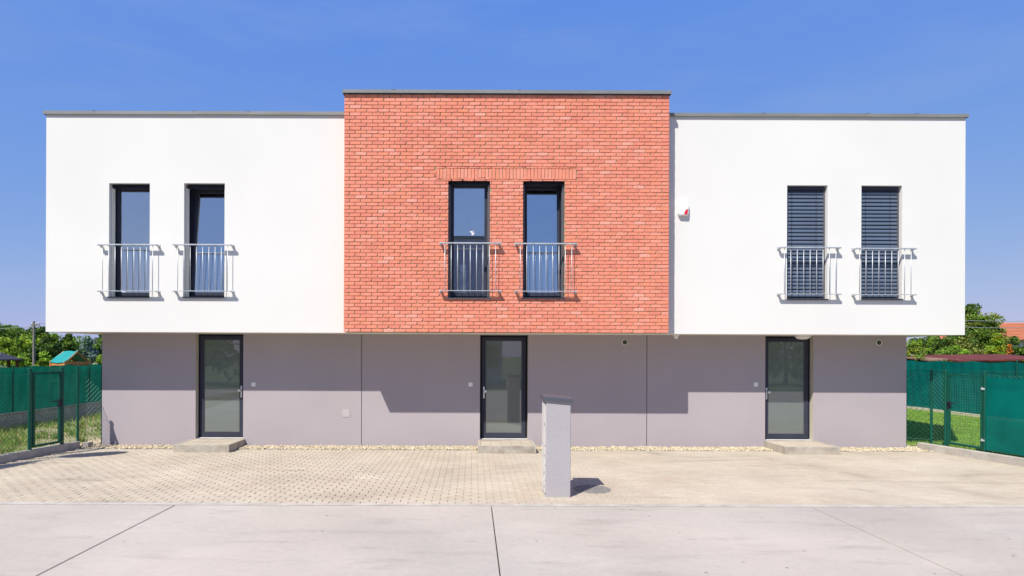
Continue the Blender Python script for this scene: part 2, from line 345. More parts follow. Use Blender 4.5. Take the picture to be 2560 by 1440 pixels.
def kl(Y): return -7.80 - .15*(11.95-Y)      # forecourt edge, left kerb
def kr(Y): return 9.03 + .236*(12.16-Y)      # right kerb
fore = bpy.data.objects.new('paved_forecourt', None); col.objects.link(fore); fore['kind'] = 'structure'
mb = MB(); nx, ny = 60, 12
for i in range(nx+1):
    for j in range(ny+1):
        X = -9 + 19.5*i/nx; Y = 7.62 + (12.25-7.62)*j/ny
        t = min(1, max(0, (X-.6)/2.6)); mb.v.append((X, Y, -.011 + .0085*t))
for i in range(nx):
    for j in range(ny):
        a = i*(ny+1)+j; mb.f.append((a, a+ny+1, a+ny+2, a+1)); mb.m.append(0)
mb.build('joint_sand', M['joint'], fore)
MB().box(-9, 10.5, 7.504, 7.608, -.05, .003).build('flush_kerb', M['kerb'], fore)
def paver_geo(mb, x, y, wx, wy, mi, dz, tilt):
    n = len(mb.v); hx, hy, c = wx/2, wy/2, .0035
    def z(X, Y): return dz + tilt[0]*X + tilt[1]*Y
    for X, Y_, o in ((hx, hy, -.03), (hx, hy, -c), (hx-c, hy-c, 0)):
        mb.v += [(x-X, y-Y_, o+z(-X, -Y_)), (x+X, y-Y_, o+z(X, -Y_)), (x+X, y+Y_, o+z(X, Y_)), (x-X, y+Y_, o+z(-X, Y_))]
    for k in range(2):
        for q in range(4): mb.f.append((n+4*k+q, n+4*k+(q+1) % 4, n+4*k+4+(q+1) % 4, n+4*k+4+q)); mb.m.append(mi)
    mb.f.append((n+8, n+9, n+10, n+11)); mb.m.append(mi)
PM = [M['paver%d' % i] for i in range(5)]
pmesh = []
for i in range(15):
    mb = MB(); paver_geo(mb, 0, 0, .193, .0965, 0, 0, (random.uniform(-.006, .006), random.uniform(-.012, .012))); pmesh.append(mb.mesh('paver', PM[i % 5]))
pits = []
row = 0; Y = 7.612+.05
while Y < 11.80:
    x = -9.0 + (.1 if row % 2 else 0) + random.uniform(-.004, .004)
    while x < 10.3:
        if kl(Y)+.10 < x < kr(Y)-.10: pits.append((x, Y))
        x += .2022
    Y += .0995; row += 1
inview = [p for p in pits if -1180*p[1]/F+.1 < p[0] < 1380*p[1]/F-.1 and p[1] < 8.3]
inview.sort(key=lambda p: p[1]); single = set(inview[:298])
stm = MB()
for p in pits:
    dz = random.uniform(-.0015, .0012)
    if p in single: link('paver', random.choice(pmesh), fore, (p[0], p[1], dz))
    else: paver_geo(stm, p[0], p[1], .193+random.uniform(-.002, .001), .0965, random.randrange(5), dz, (random.uniform(-.006, .006), random.uniform(-.012, .012)))
stm.build('paver_field', PM, fore, kind='stuff')
# gravel strip along the wall
def stones(name, regions, n, mats, parent=None, r0=.014, r1=.028):
    phi = (1+5**.5)/2; iv = np.array([(-1,phi,0),(1,phi,0),(-1,-phi,0),(1,-phi,0),(0,-1,phi),(0,1,phi),(0,-1,-phi),(0,1,-phi),(phi,0,-1),(phi,0,1),(-phi,0,-1),(-phi,0,1)])/1.902
    fi = np.array([(0,11,5),(0,5,1),(0,1,7),(0,7,10),(0,10,11),(1,5,9),(5,11,4),(11,10,2),(10,7,6),(7,1,8),(3,9,4),(3,4,2),(3,2,6),(3,6,8),(3,8,9),(4,9,5),(2,4,11),(6,2,10),(8,6,7),(9,8,1)])
    Vs, Fs, Ms = [], [], []
    area = [(b-a)*(d-c) for a, b, c, d, _ in regions]; tot = sum(area); k = 0
    for (a, b, c, d, z), ar in zip(regions, area):
        m = int(n*ar/tot)
        P = np.stack([rng.uniform(a, b, m), rng.uniform(c, d, m), z + rng.uniform(-.006, .02, m)], 1)
        S = rng.uniform(r0, r1, (m, 1))*rng.uniform(.6, 1.25, (m, 3)); S[:, 2] *= .75
        jit = 1+rng.uniform(-.18, .18, (m, 12, 1)); V = P[:, None, :] + iv[None]*S[:, None, :]*jit
        Vs.append(V.reshape(-1, 3)); Fs.append((fi[None]+12*(np.arange(m)[:, None, None]+k)).reshape(-1, 3)); Ms.append(np.repeat(rng.integers(0, len(mats), m), 20)); k += m
    return link(name, npmesh(name, np.concatenate(Vs), np.concatenate(Fs), mats, np.concatenate(Ms)), parent, kind='stuff')
stones('gravel', [(-7.72, -5.86, 11.84, 12.27, 0), (-4.66, .14, 11.84, 12.27, 0), (1.17, 5.96, 11.84, 12.27, 0), (7.02, 9.2, 11.84, 12.27, 0), (-8.0, -7.55, 11.95, 12.5, .0), (-8.1, -7.62, 12.5, 13.6, .02), (8.9, 9.25, 12.2, 12.6, .01)], 9000, [M['gravel'], M['gravel2'], M['gravel']])
MB().box(-7.8, 9.3, 11.80, 11.84, -.03, .004).build('gravel_edging', M['kerb'], fore)
# garden grounds beside the house
MB().quad([(-11.42, -9, .02), (-8.6, 7.4, .02), (-7.86, 12.1, .02), (-7.6, 14, .02), (-7.6, 30, .02), (-11.42, 30, .02)]).build('garden_soil', M['soil'], kind='structure')
MB().quad([(9.35, 12.3, .04), (10.4, 7.4, .04), (15.2, 7.4, .04), (15.2, 30, .04), (8.92, 30, .04), (8.92, 12.45, .04)]).build('lawn', M['lawn'], kind='structure')

def kerb_run(fn, off, y0, y1, nm, step=1.0):
    k = bpy.data.objects.new(nm, None); col.objects.link(k); k['kind'] = 'structure'
    Y = y1
    while Y > y0:
        a, b = max(y0, Y-step+.006), Y; xa, xb = fn(a), fn(b)
        mb = MB(); c = .008; s = 1 if off > 0 else -1; h = .14 + random.uniform(-.004, .004)
        prof = [(0, -.05), (0, h-c), (s*c, h), (off-s*c, h), (off, h-c), (off, -.05)]
        for (yy, xx) in ((a, xa), (b, xb)):
            for dx, z in prof: mb.v.append((xx+dx, yy, z))
        for q in range(6): mb.f.append((q, (q+1) % 6, 6+(q+1) % 6, 6+q) if off < 0 else (q, 6+q, 6+(q+1) % 6, (q+1) % 6)); mb.m.append(0)
        mb.f.append(tuple(range(6))); mb.f.append(tuple(range(11, 5, -1))); mb.m += [0, 0]
        mb.build('kerb_stone', M['kerb'], k); Y -= step
    return k
kerb_run(kl, -.11, 7.55, 11.95, 'kerb'); kerb_run(kr, .11, 7.55, 12.16, 'kerb')
MB().box(-7.78, -7.66, 11.98, 12.14, -.02, .10).build('stone', M['kerb'], label='short broken kerb offcut lying on the gravel by the left house corner', category='stone')

# ---------------------------------------------------------------- windows, doors, railings
def box_frame(mb, x0, x1, z0, z1, y0, y1, wx, wt, wb, mi=0, mtx=None):
    mb.box(x0, x0+wx, y0, y1, z0, z1, mi, mtx); mb.box(x1-wx, x1, y0, y1, z0, z1, mi, mtx)
    mb.box(x0+wx, x1-wx, y0, y1, z1-wt, z1, mi, mtx); mb.box(x0+wx, x1-wx, y0, y1, z0, z0+wb, mi, mtx)
def window(parent, x0, x1, z0, z1, yf, tilted=False, blind=False, curtain=None, pale=False):
    w_ = link('window', None, parent, ((x0+x1)/2, yf, z0)); ox, oy, oz = -(x0+x1)/2, -yf, -z0
    T = Matrix.Translation((ox, oy, oz))
    def bld(mb, nm, m, **k):
        mb.v = [(a+ox, b+oy, c+oz) for a, b, c in mb.v]; return mb.build(nm, m, w_, **k)
    d = .21; yd = yf+d; g = .004
    a, b, lo, hi = x0+g, x1-g, z0+.012, z1-g
    mb = MB(); box_frame(mb, a, b, lo, hi, yd, yd+.07, .055, .055, .055); bld(mb, 'frame', M['anth'])
    R = None
    if tilted:
        R = Matrix.Translation((0, yd+.03, lo+.05)) @ Matrix.Rotation(math.radians(-4.0), 4, 'X') @ Matrix.Translation((0, -yd-.03, -lo-.05))
    mb = MB(); box_frame(mb, a+.035, b-.035, lo+.035, hi-.035, yd-.022, yd+.03, .062, .062, .062, 0, R)
    if not tilted: pass
    bld(mb, 'sash', M['anth2'])
    mb = MB(); mb.box(a+.095, b-.095, yd-.002, yd+.004, lo+.095, hi-.095, 0, R); bld(mb, 'pane', M['pane'])
    for xx in (a, b-.03):
        mb = MB(); s0 = xx; mb.box(s0, s0+.028, yf+.075, yf+.12, z0+.012, z1-.08); mb.box(s0+(.028 if xx == a else -.012), s0+(.040 if xx == a else 0), yf+.115, yf+.122, z0+.012, z1-.08)
        bld(mb, 'guide_rail', M['railcol'] if pale else M['jamb'])
    mb = MB(); mb.box(x0-.012, x1+.012, yf-.032, yf-.0295, z0-.022, z0+.004); mb.box(x0-.012, x1+.012, yf-.0295, yf-.002, z0+.0015, z0+.004); mb.box(x0+.002, x1-.002, yf-.002, yd-.002, z0+.002, z0+.008)
    bld(mb, 'sill', M['sill'])
    if blind:
        mb = MB(); mb.box(a+.03, b-.03, yf+.06, yf+.14, z1-.075, z1-g); bld(mb, 'blind_cassette', M['anth2'])
        sm = MB(); n = 7; L = (b-a-.034)/2; prof = []
        for i in range(n):
            t = i/(n-1); prof.append((.020*math.sin(math.pi*t)*-.55 + .030*(t-.5), -.040+.080*t))
        for sx in (-L, L):
            for yy, zz in prof: sm.v.append((sx, yy, zz))
        for i in range(n-1): sm.f.append((i, n+i, n+i+1, i+1)); sm.m.append(0)
        sm.v += [(-L, prof[0][0]+.006, -.038), (L, prof[0][0]+.006, -.038)]; sm.f.append((0, 2*n, 2*n+1, n)); sm.m.append(0)
        me = sm.mesh('slat', M['slat']); me.polygons.foreach_set('use_smooth', [True]*len(me.polygons))
        z = z1-.115; k = 0
        while z > z0+.04:
            link('slat', me, w_, ((a+b)/2+ox, yf+.10+oy, z+oz)); z -= .0735
        mb = MB(); mb.box(a+.035, b-.035, yf+.075, yf+.12, z0+.012, z0+.035); bld(mb, 'bottom_bar', M['anth2'])
        for cx in (a+.12, b-.18):
            mb = MB(); mb.box(cx, cx+.005, yf+.068, yf+.071, z0+.03, z1-.08); bld(mb, 'cord', M['anth'])
    else:
        mb = MB(); zz = z1-g
        for i in range(7): mb.box(a+.032, b-.032, yf+.07, yf+.15-(i % 2)*.006, zz-.0105, zz-.001); zz -= .011
        bld(mb, 'raised_blind', M['anth'])
    if curtain:
        c0, c1, zc = curtain; mb = MB(); n = 60; W = b-a-.1
        for i in range(n+1):
            X = a+.05+W*i/n; yy = yd+.28+.022*math.sin(i*.9)+.01*math.sin(i*2.3)
            mb.v += [(X, yy, lo+.02), (X, yy+.01, zc)]
        for i in range(n): mb.f.append((2*i, 2*i+2, 2*i+3, 2*i+1)); mb.m.append(0)
        bld(mb, 'curtain', M['curtain'], smooth=True)
        mb = MB(); mb.tube([(a, yd+.27, zc+.01), (b, yd+.27, zc+.01)], .012); bld(mb, 'curtain_rail', M['anth'])
    return w_
def railing(parent, x0, x1, zt, zb, yf):
    r = link('railing', None, parent, ((x0+x1)/2, yf, zb)); ox, oy, oz = -(x0+x1)/2, -yf, -zb
    def bld(mb, nm, m, **k):
        mb.v = [(a+ox, b+oy, c+oz) for a, b, c in mb.v]; return mb.build(nm, m, r, **k)
    y0, y1 = yf-.115, yf-.065; L = x1-x0; m = .092
    bld(MB().bbox(x0, x1, y0, y1, zt-.010, zt+.012, .003), 'handrail', M['galv'])
    bld(MB().bbox(x0, x1, y0, y1, zb-.005, zb+.006, .002), 'bottom_rail', M['galv'])
    bm_ = MB().tube([(0, 0, zb+.006), (0, 0, zt-.010)], .0062, 8).mesh('bar', M['galv'])
    bm_.polygons.foreach_set('use_smooth', [True]*len(bm_.polygons))
    n = 9
    for i in range(n):
        link('bar', bm_, r, (x0+m+(L-2*m)*i/(n-1)+ox, (y0+y1)/2+oy, oz))
    for z, h in ((zt, .010), (zb, .006)):
        for s, xx in ((1, x0), (-1, x1)):
            mb = MB(); t = .006
            mb.box(min(xx, xx+s*.05), max(xx, xx+s*.05), yf-.0655, yf-.004, z-h-.0062, z-h)          # arm to the wall
            mb.box(min(xx-s*.008, xx+s*.03), max(xx-s*.008, xx+s*.03), yf-.006, yf-.001, z-.032, z+.022)   # wall plate
            mb.tube([(xx-s*.012, yf-.09, z), (xx+s*.004, yf-.09, z)], .013, 10)
            mb.tube([(xx+s*.02, yf-.09, z+h+.001), (xx+s*.02, yf-.09, z+h+.008)], .010, 6)
            bld(mb, 'bracket', M['galv'])
def door(parent, x0, x1, handle_right):
    z0, z1, yd = .150, ZS-.013, YW+.13
    d_ = link('door', None, parent, ((x0+x1)/2, YW, z0)); ox, oy, oz = -(x0+x1)/2, -YW, -z0
    def bld(mb, nm, m, **k):
        mb.v = [(a+ox, b+oy, c+oz) for a, b, c in mb.v]; return mb.build(nm, m, d_, **k)
    g = .004
    mb = MB(); box_frame(mb, x0+g, x1-g, z0+.004, z1, yd, yd+.08, .055, .05, .025); bld(mb, 'frame', M['anth'])
    mb = MB(); box_frame(mb, x0+.045, x1-.045, z0+.035, z1-.04, yd-.014, yd+.05, .072, .068, .085); bld(mb, 'leaf', M['anth2'])
    mb = MB(); box_frame(mb, x0+.117, x1-.117, z0+.12, z1-.108, yd-.006, yd+.02, .010, .010, .010); bld(mb, 'glazing_bead', M['jamb'])
    bld(MB().box(x0+.127, x1-.127, yd+.004, yd+.016, z0+.13, z1-.118), 'pane', M['dglass'])
    bld(MB().box(x0+g, x1-g, yd-.05, yd-.001, z0+.001, z0+.014), 'threshold', M['inox'])
    hx = x1-.082 if handle_right else x0+.082; s = -1 if handle_right else 1
    mb = MB(); mb.bbox(hx-.016, hx+.016, yd-.024, yd-.014, .985, 1.225, .003); mb.tube([(hx, yd-.026, 1.035), (hx, yd-.0245, 1.035)], .008, 10)
    bld(mb, 'handle_plate', M['inox'])
    mb = MB(); mb.tube([(hx, yd-.024, 1.135), (hx, yd-.06, 1.135), (hx+s*.03, yd-.07, 1.135)], .009, 8)
    mb.tube([(hx+s*.03, yd-.062, 1.135), (hx+s*.03, yd-.076, 1.135), (hx+s*.03, yd-.084, 1.135)], [.026, .028, .018], 16)
    bld(mb, 'knob', M['inox'], smooth=False)
def doorstep(parent, x0, x1):
    st = link('doorstep', None, parent, ((x0+x1)/2, YW, 0)); ox, oy = -(x0+x1)/2, -YW
    def bld(mb, nm, m, **k):
        mb.v = [(a+ox, b+oy, c) for a, b, c in mb.v]; return mb.build(nm, m, st, **k)
    y0, y1, h = 11.46, YW-.003, .146
    bld(MB().bbox(x0+.05, x1-.05, y0, y0+.05, -.02, h, .004), 'front_kerb', M['step'])
    for a, b in ((x0, x0+.05), (x1-.05, x1)):
        bld(MB().box(a, b, y0+.002, y1, -.02, h-.001), 'side_kerb', M['step'])
    bld(MB().box(x0+.05, x1-.05, y0+.05, y1, 0, h-.012), 'sand_bed', M['joint'])
    X = x0+.055; n = max(1, int((x1-x0-.11)/.2+.3)); wx = (x1-x0-.11)/n
    for r_ in range(7):
        for i in range(n):
            mb = MB(); paver_geo(mb, 0, 0, wx-.008, .098, 0, 0, (random.uniform(-.004, .004), random.uniform(-.006, .006)))
            o = link('paver', mb.mesh('paver', random.choice(PM)), st, (X+wx*(i+.5)+ox, y0+.055+.105*(r_+.5)+oy, h-.003))
    yb0, yb1 = y1+.001, YW+.13
    return st

def coping(parent, segs, yf, z0, z1, yback, ext_l=0, ext_r=0, ov=.032):
    for i, (a, b) in enumerate(segs):
        mb = MB(); dz = random.uniform(-.002, .002); e = .0
        mb.box(a+.0015, b-.0015, yf-ov, yback, z1-.006+dz, z1+dz)
        mb.box(a+.0015, b-.0015, yf-ov, yf-ov+.004, z0+dz, z1-.006+dz)
        mb.box(a+.0015, b-.0015, yf-ov-.006, yf-ov, z0-.004+dz, z0+.004+dz)
        mb.build('coping', M['metal'], parent)
        if i < len(segs)-1:
            MB().box(b-.03, b+.03, yf-ov-.004, yback, z1+.0035, z1+.006).build('coping_joint', M['metal'], parent)

def shell(mb, x0, x1, yf, yb, z0, z1, left=True, right=True, mi=0, smi=0):
    if left: mb.quad([(x0, yb, z0), (x0, yf, z0), (x0, yf, z1), (x0, yb, z1)], mi)
    if right: mb.quad([(x1, yf, z0), (x1, yb, z0), (x1, yb, z1), (x1, yf, z1)], mi)
    mb.quad([(x1, yb, z0), (x0, yb, z0), (x0, yb, z1), (x1, yb, z1)], mi)
YBK = 21.0
def interior(parent, x0, x1, yf, z0, z1):
    mb = MB(); x0 += .3; x1 -= .3; z0 += .35; z1 -= .4; y0 = yf+.36; y1 = yf+4.5
    mb.quad([(x0, y0, z0), (x0, y1, z0), (x0, y1, z1), (x0, y0, z1)]); mb.quad([(x1, y1, z0), (x1, y0, z0), (x1, y0, z1), (x1, y1, z1)])
    mb.quad([(x0, y1, z0), (x1, y1, z0), (x1, y1, z1), (x0, y1, z1)]); mb.quad([(x0, y0, z1), (x0, y1, z1), (x1, y1, z1), (x1, y0, z1)])
    mb.quad([(x0, y0, z0), (x1, y0, z0), (x1, y1, z0), (x0, y1, z0)], 1)
    mb.build('interior', [M['room'], M['roomfloor']], parent)

XL, XR = at(115, 560, YU)[0], at(2413, 560, YU)[0]           # white bodies' ends
XBL, XBR = at(860, 560, YB)[0], at(1672.5, 560, YB)[0]       # brick front
XGL, XGR = at(255, 980, YW)[0], at(2266, 980, YW)[0]         # lower wall ends
J1, J2 = at(904, 980, YW)[0], at(1617, 980, YW)[0]
ZW, ZB = 6.50, 6.80
def win_rect(pxa, pxb, pyt, pyb, Y):
    xa = at(pxa, 600, Y)[0]; xb = at(pxb, 600, Y)[0]; m = (pxa+pxb)/2
    return (xa, xb, at(m, pyb, Y)[1], at(m, pyt, Y)[1])
W1 = win_rect(272.5, 374.2, 458, 743, YU); W2 = win_rect(460, 561.6, 458, 743, YU)
W3 = win_rect(1120.5, 1224.8, 448, 744.5, YB); W4 = win_rect(1307.5, 1411.5, 448.5, 744.5, YB)
W5 = win_rect(1967.5, 2068.7, 463.2, 748, YU); W6 = win_rect(2153.3, 2255, 463.8, 748, YU)
D1 = (at(489, 980, YW)[0], at(608, 980, YW)[0]); D2 = (at(1200, 980, YW)[0], at(1320, 980, YW)[0]); D3 = (at(1913, 980, YW)[0], at(2033.4, 980, YW)[0])

def lower(parent, x0, x1, dr, left, right):
    mb = wall_panel(x0, x1, -.02, ZS, YW, .3, [(dr[0], dr[1], .146, ZS-.010)], reveal_mi=1)
    shell(mb, x0, x1, YW, YBK, -.02, ZS, left, right); mb.build('ground_floor_wall', [M['grey'], M['reveal']], parent)
    MB().box(dr[0]+.001, dr[1]-.001, YW+.002, YW+.35, .10, .1495).build('door_threshold', M['step'], parent)
def upper_white(parent, x0, x1, holes, left, right):
    mb = wall_panel(x0, x1, ZS, ZW, YU, .35, holes); shell(mb, x0, x1, YU, YBK, ZS, ZW, left, right)
    mb.build('upper_wall', M['white'], parent)
    MB().quad([(x0+.002, YU+.002, ZS+.001), (x0+.002, YBK, ZS+.001), (x1-.002, YBK, ZS+.001), (x1-.002, YU+.002, ZS+.001)]).build('soffit', M['soffit'], parent)
    MB().box(x0+.02, x1-.02, YU+.02, YBK-.02, ZW-.1, ZW-.02).build('roof', M['metal'], parent)
    interior(parent, x0, x1, YU, ZS, ZW)
rails = []
# left house
h1 = thing('row_house', 'white rendered end house left of the brick one, both upper windows uncovered, grey ground floor', 'house', group='row of three houses')
lower(h1, XGL, J1-.006, D1, True, False); upper_white(h1, XL, XBL-.003, [W1, W2], True, False)
xs = [XL-.045] + [at(p, 285, YU)[0] for p in (237, 487, 622)] + [XBL-.003]
coping(h1, list(zip(xs, xs[1:])), YU, 6.485, 6.545, YU+.4)
MB().box(XL-.045, XL-.041, YU-.03, YBK, 6.485, 6.54).build('side_coping', M['metal'], h1)
window(h1, *W1, YU, pale=True, curtain=(0, 1, W1[2]+.95)); window(h1, *W2, YU, pale=True, tilted=True, curtain=(0, 1, W2[2]+.92))
# brick house
h2 = thing('row_house', 'middle house with red brick upper front and paired tall windows, taller than its neighbours', 'house', group='row of three houses')
lower(h2, J1+.006, J2-.006, D2, True, True)
BZ0, BZ1 = ZS+.004, ZB-.025
mb = wall_panel(XBL+.012, XBR-.012, BZ0+.004, BZ1, YB+.012, .36, [W3, W4]); shell(mb, XBL+.012, XBR-.012, YB+.012, YU+.5, BZ0+.004, BZ1)
bw = mb.build('brick_wall', M['mortar'], h2)
MB().box(XBL+.014, XBR-.014, YB+.4, YBK, ZW, ZB-.03).build('rear_parapet', M['white'], h2)
MB().quad([(XBL+.006, YB+.006, ZS-.001), (XBL+.006, YBK, ZS-.001), (XBR-.006, YBK, ZS-.001), (XBR-.006, YB+.006, ZS-.001)]).build('soffit', M['soffit'], h2)
MB().box(XBL+.014, XBR-.014, YB+.02, YBK-.02, ZB-.12, ZB-.04).build('roof', M['metal'], h2)
interior(h2, XBL, XBR, YB, ZS, ZB)
coping(h2, [(XBL-.03, at(985, 230, YB)[0]), (at(985, 230, YB)[0], at(1298, 230, YB)[0]), (at(1298, 230, YB)[0], XBR+.03)], YB, 6.785, 6.845, YB+.4, ov=.04)
for xx in (XBL-.03, XBR+.026): MB().box(xx, xx+.004, YB-.04, YBK, 6.785, 6.838).build('side_coping', M['metal'], h2)
window(h2, *W3, YB); window(h2, *W4, YB, tilted=True, curtain=(0, 1, W4[2]+.80))
# right house
h3 = thing('row_house', 'white rendered end house right of the brick one, dark blinds closed over both upper windows', 'house', group='row of three houses')
lower(h3, J2+.006, XGR, D3, False, True); upper_white(h3, XBR+.003, XR, [W5, W6], False, True)
xs = [XBR+.003] + [at(p, 290, YU)[0] for p in (1907, 2168, 2290)] + [XR+.045]
coping(h3, list(zip(xs, xs[1:])), YU, 6.485, 6.545, YU+.4)
MB().box(XR+.041, XR+.045, YU-.03, YBK, 6.485, 6.54).build('side_coping', M['metal'], h3)
window(h3, *W5, YU, blind=True); window(h3, *W6, YU, blind=True)
# dark recessed movement joints between the ground floors
for hh, jj in ((h1, J1), (h2, J2)): MB().box(jj-.0055, jj+.0055, YW+.012, YW+.2, 0, ZS-.003).build('movement_joint', M['dark'], hh)
for hh, W_, yf, ra, rb, yt, ybm in ((h1, W1, YU, 244.5, 394, 612, 727.8), (h1, W2, YU, 432.5, 581, 612, 727.8), (h2, W3, YB, 1100, 1251.5, 608, 727), (h2, W4, YB, 1288.5, 1442, 609.5, 728.5), (h3, W5, YU, 1949, 2102, 619, 735), (h3, W6, YU, 2137, 2290, 621.5, 736.5)):
    yy = yf-.09; m = (ra+rb)/2
    railing(hh, at(ra, 615, yy)[0], at(rb, 615, yy)[0], at(m, yt, yy)[1], at(m, ybm, yy)[1], yf)
for hh, dd, hr in ((h1, D1, True), (h2, D2, False), (h3, D3, False)): door(hh, *dd, hr)
doorstep(h1, D1[0]-.05, D1[1]+.04); doorstep(h2, D2[0]-.045, D2[1]+.085)
doorstep(h3, D3[0]-.02, D3[1]+.06)
# bricks
BMs = [M['brick%d' % i] for i in range(7)]
bwts = [5, 5, 4, 3, 2.2, 4, .6]
def brick_geo(mb, x0, x1, z0, z1, y, mi, vert=False):
    n = len(mb.v); L = x1-x0; H = z1-z0; y += random.uniform(-.003, .003); yb = YB+.016
    j = lambda a: random.uniform(-a, a); c = .004
    p = [(x0+j(.002), z0+j(.0025)), (x1+j(.002), z0+j(.0025)), (x1+j(.002), z1+j(.0015)), (x0+j(.002), z1+j(.0015))]
    chip = random.random()
    q = [(a+(c if i in (0, 3) else -c), b+(c if i < 2 else -c)) for i, (a, b) in enumerate(p)]
    # an extra cut on the lower right corner: the hand-moulded look
    cut = random.uniform(.006, .022) if chip < .6 else .003; ch = random.uniform(.010, .03)
    if vert: cut = .002; ch = .004
    ring = [p[0], (p[1][0]-cut, p[1][1]), (p[1][0], p[1][1]+ch), p[2], p[3]]
    inn = [q[0], (q[1][0]-cut, q[1][1]), (q[1][0], q[1][1]+ch), q[2], q[3]]
    for yy, rr in ((yb, ring), (y+.004, ring), (y, inn)):
        for a, b in rr: mb.v.append((a, yy, b))
    for k in range(2):
        for i in range(5): mb.f.append((n+5*k+i, n+5*k+(i+1) % 5, n+5*k+5+(i+1) % 5, n+5*k+5+i)); mb.m.append(mi)
    mb.f.append((n+10, n+11, n+12, n+13, n+14)); mb.m.append(mi)
ch_ = (BZ1-BZ0)/round((BZ1-BZ0)/.0675); nrow = round((BZ1-BZ0)/ch_); bl = .2135; jt = .011
zh = W3[3]                                      # lintel band sits on the window heads
LB0, LB1, LZ0, LZ1 = at(1090.5, 433, YB)[0], at(1441, 433, YB)[0], zh+.004, zh+.004+.192
bricks = []
k0 = round((zh-BZ0)/ch_)
for r_ in range(nrow):
    z0, z1 = BZ0+r_*ch_+.004, BZ0+(r_+1)*ch_-.006
    x = XBL + (0 if r_ % 2 else -bl/2) ; cuts = []
    while x < XBR-.02:
        a, b = max(x, XBL)+.0, min(x+bl-jt+random.uniform(-.004, .003), XBR); x += bl + random.uniform(-.0015, .0015)
        if XBR-b < .05: b = XBR
        if b-a < .03: continue
        segs = [(a, b)]; cz = (z0+z1)/2
        bl_ = [(W3[0], W3[1], W3[2]-.012, W3[3]), (W4[0], W4[1], W4[2]-.012, W4[3]), (LB0, LB1, LZ0-.004, LZ1+.004)]
        for h in bl_:
            if h[2]-ch_*.5 < cz < h[3]+ch_*.5:
                ns = []
                for s0, s1 in segs:
                    if s1 <= h[0] or s0 >= h[1]: ns.append((s0, s1)); continue
                    if s0 < h[0]-.02: ns.append((s0, h[0]))
                    if s1 > h[1]+.02: ns.append((h[1], s1))
                zz0, zz1 = max(z0, h[2]), min(z1, h[3])
                if zz0 > z0+.012 or zz1 < z1-.012:      # course partly beside the opening: cut it in height
                    pa, pb = max(a, h[0]), min(b, h[1])
                    if pb > pa:
                        if zz0 > z0+.012: bricks.append((pa, pb, z0, zz0-.004, False))
                        if zz1 < z1-.012: bricks.append((pa, pb, zz1+.004, z1, False))
                segs = ns
        for s0, s1 in segs:
            if s1-s0 > .02: bricks.append((s0, s1, z0, z1, False))
n = round((LB1-LB0)/.0655); wv = (LB1-LB0)/n
for i in range(n): bricks.append((LB0+i*wv+.005, LB0+(i+1)*wv-.005, LZ0, LZ1, True))
def dist2(b): return ((b[0]+b[1])/2-.6)**2 + ((b[2]+b[3])/2-CH)**2
order = sorted(range(len(bricks)), key=lambda i: (not bricks[i][4] and (bricks[i][1]-bricks[i][0] < .15), dist2(bricks[i])))
one = set(order[:296]); st = MB()
for i, b in enumerate(bricks):
    mi = random.choices(range(7), bwts)[0]
    if b[4]: mi = random.choice([0, 1, 1, 3, 3, 5])
    if i in one:
        m2 = MB(); cx, cz = (b[0]+b[1])/2, (b[2]+b[3])/2; brick_geo(m2, b[0], b[1], b[2], b[3], YB, 0, b[4])
        m2.v = [(p[0]-cx, p[1]-YB, p[2]-cz) for p in m2.v]; link('brick', m2.mesh('brick', BMs[mi]), bw, (cx, YB, cz))
    else: brick_geo(st, b[0], b[1], b[2], b[3], YB, mi, b[4])
# bricks on the two return sides of the brick front
for xs_, s in ((XBL, -1), (XBR, 1)):
    for r_ in range(nrow):
        z0, z1 = BZ0+r_*ch_+.004, BZ0+(r_+1)*ch_-.006; L = .27
        for a, b in (((0, .098), (.11, L)) if r_ % 2 else ((0, .205), (.217, L))):
            j = random.uniform(-.003, .003); x_out = xs_+j+(0 if s < 0 else 0); x_in = xs_-s*.016
            st.box(min(x_out, x_in), max(x_out, x_in), YB+.006+a, YB+b, z0, z1, random.choices(range(7), bwts)[0])
st.build('brick_field', BMs, bw, kind='stuff')
# small fittings
def fit(mb, nm, m, parent, **k): return mb.build(nm, m, parent, **k)
X, Z = at(1706, 521, YU)
sr = link('alarm_siren', None, h3, (X, YU, Z))
mb = MB(); outl = [(-.105, .06), (-.10, -.115), (-.085, -.15), (.085, -.15), (.10, -.115), (.105, .06), (.085, .125), (.05, .15), (-.05, .15), (-.085, .125)]
for yy, sc in ((-.001, 1.0), (-.05, 1.0), (-.075, .88)): mb.v += [(a*sc, yy, b*sc) for a, b in outl]
for k in range(2):
    for i in range(10): mb.f.append((10*k+i, 10*k+(i+1) % 10, 10*k+10+(i+1) % 10, 10*k+10+i)); mb.m.append(0)
mb.f.append(tuple(range(20, 30))); mb.m.append(0); mb.build('siren_cover', M['plastic'], sr)
mb = MB(); pts = [(.085, -.03)] + [(.085-.078*math.sin(t), -.132+.102*math.cos(t)) for t in [i*math.pi/2/8 for i in range(1, 9)]] + [(.073, -.132)]
n_ = len(pts); mb.v = [(a, -.0775, b) for a, b in pts]+[(a, -.070, b) for a, b in pts]; mb.f.append(tuple(range(n_))); mb.m = [0]
for i in range(n_): mb.f.append((i, (i+1) % n_, n_+(i+1) % n_, n_+i)); mb.m.append(0)
mb.build('siren_lens', M['red'], sr)
for hh, px in ((h1, 634), (h2, 1176.3), (h3, 1889.3)):
    X, Z = at(px, 961, YW)
    sw = link('bell_push', None, hh, (X, YW, Z)); MB().bbox(-.042, .042, -.012, -.001, -.042, .042, .003).build('surround', M['plastic'], sw)
    MB().bbox(-.028, .028, -.016, -.012, -.028, .028, .002).build('button', M['plastic'], sw)
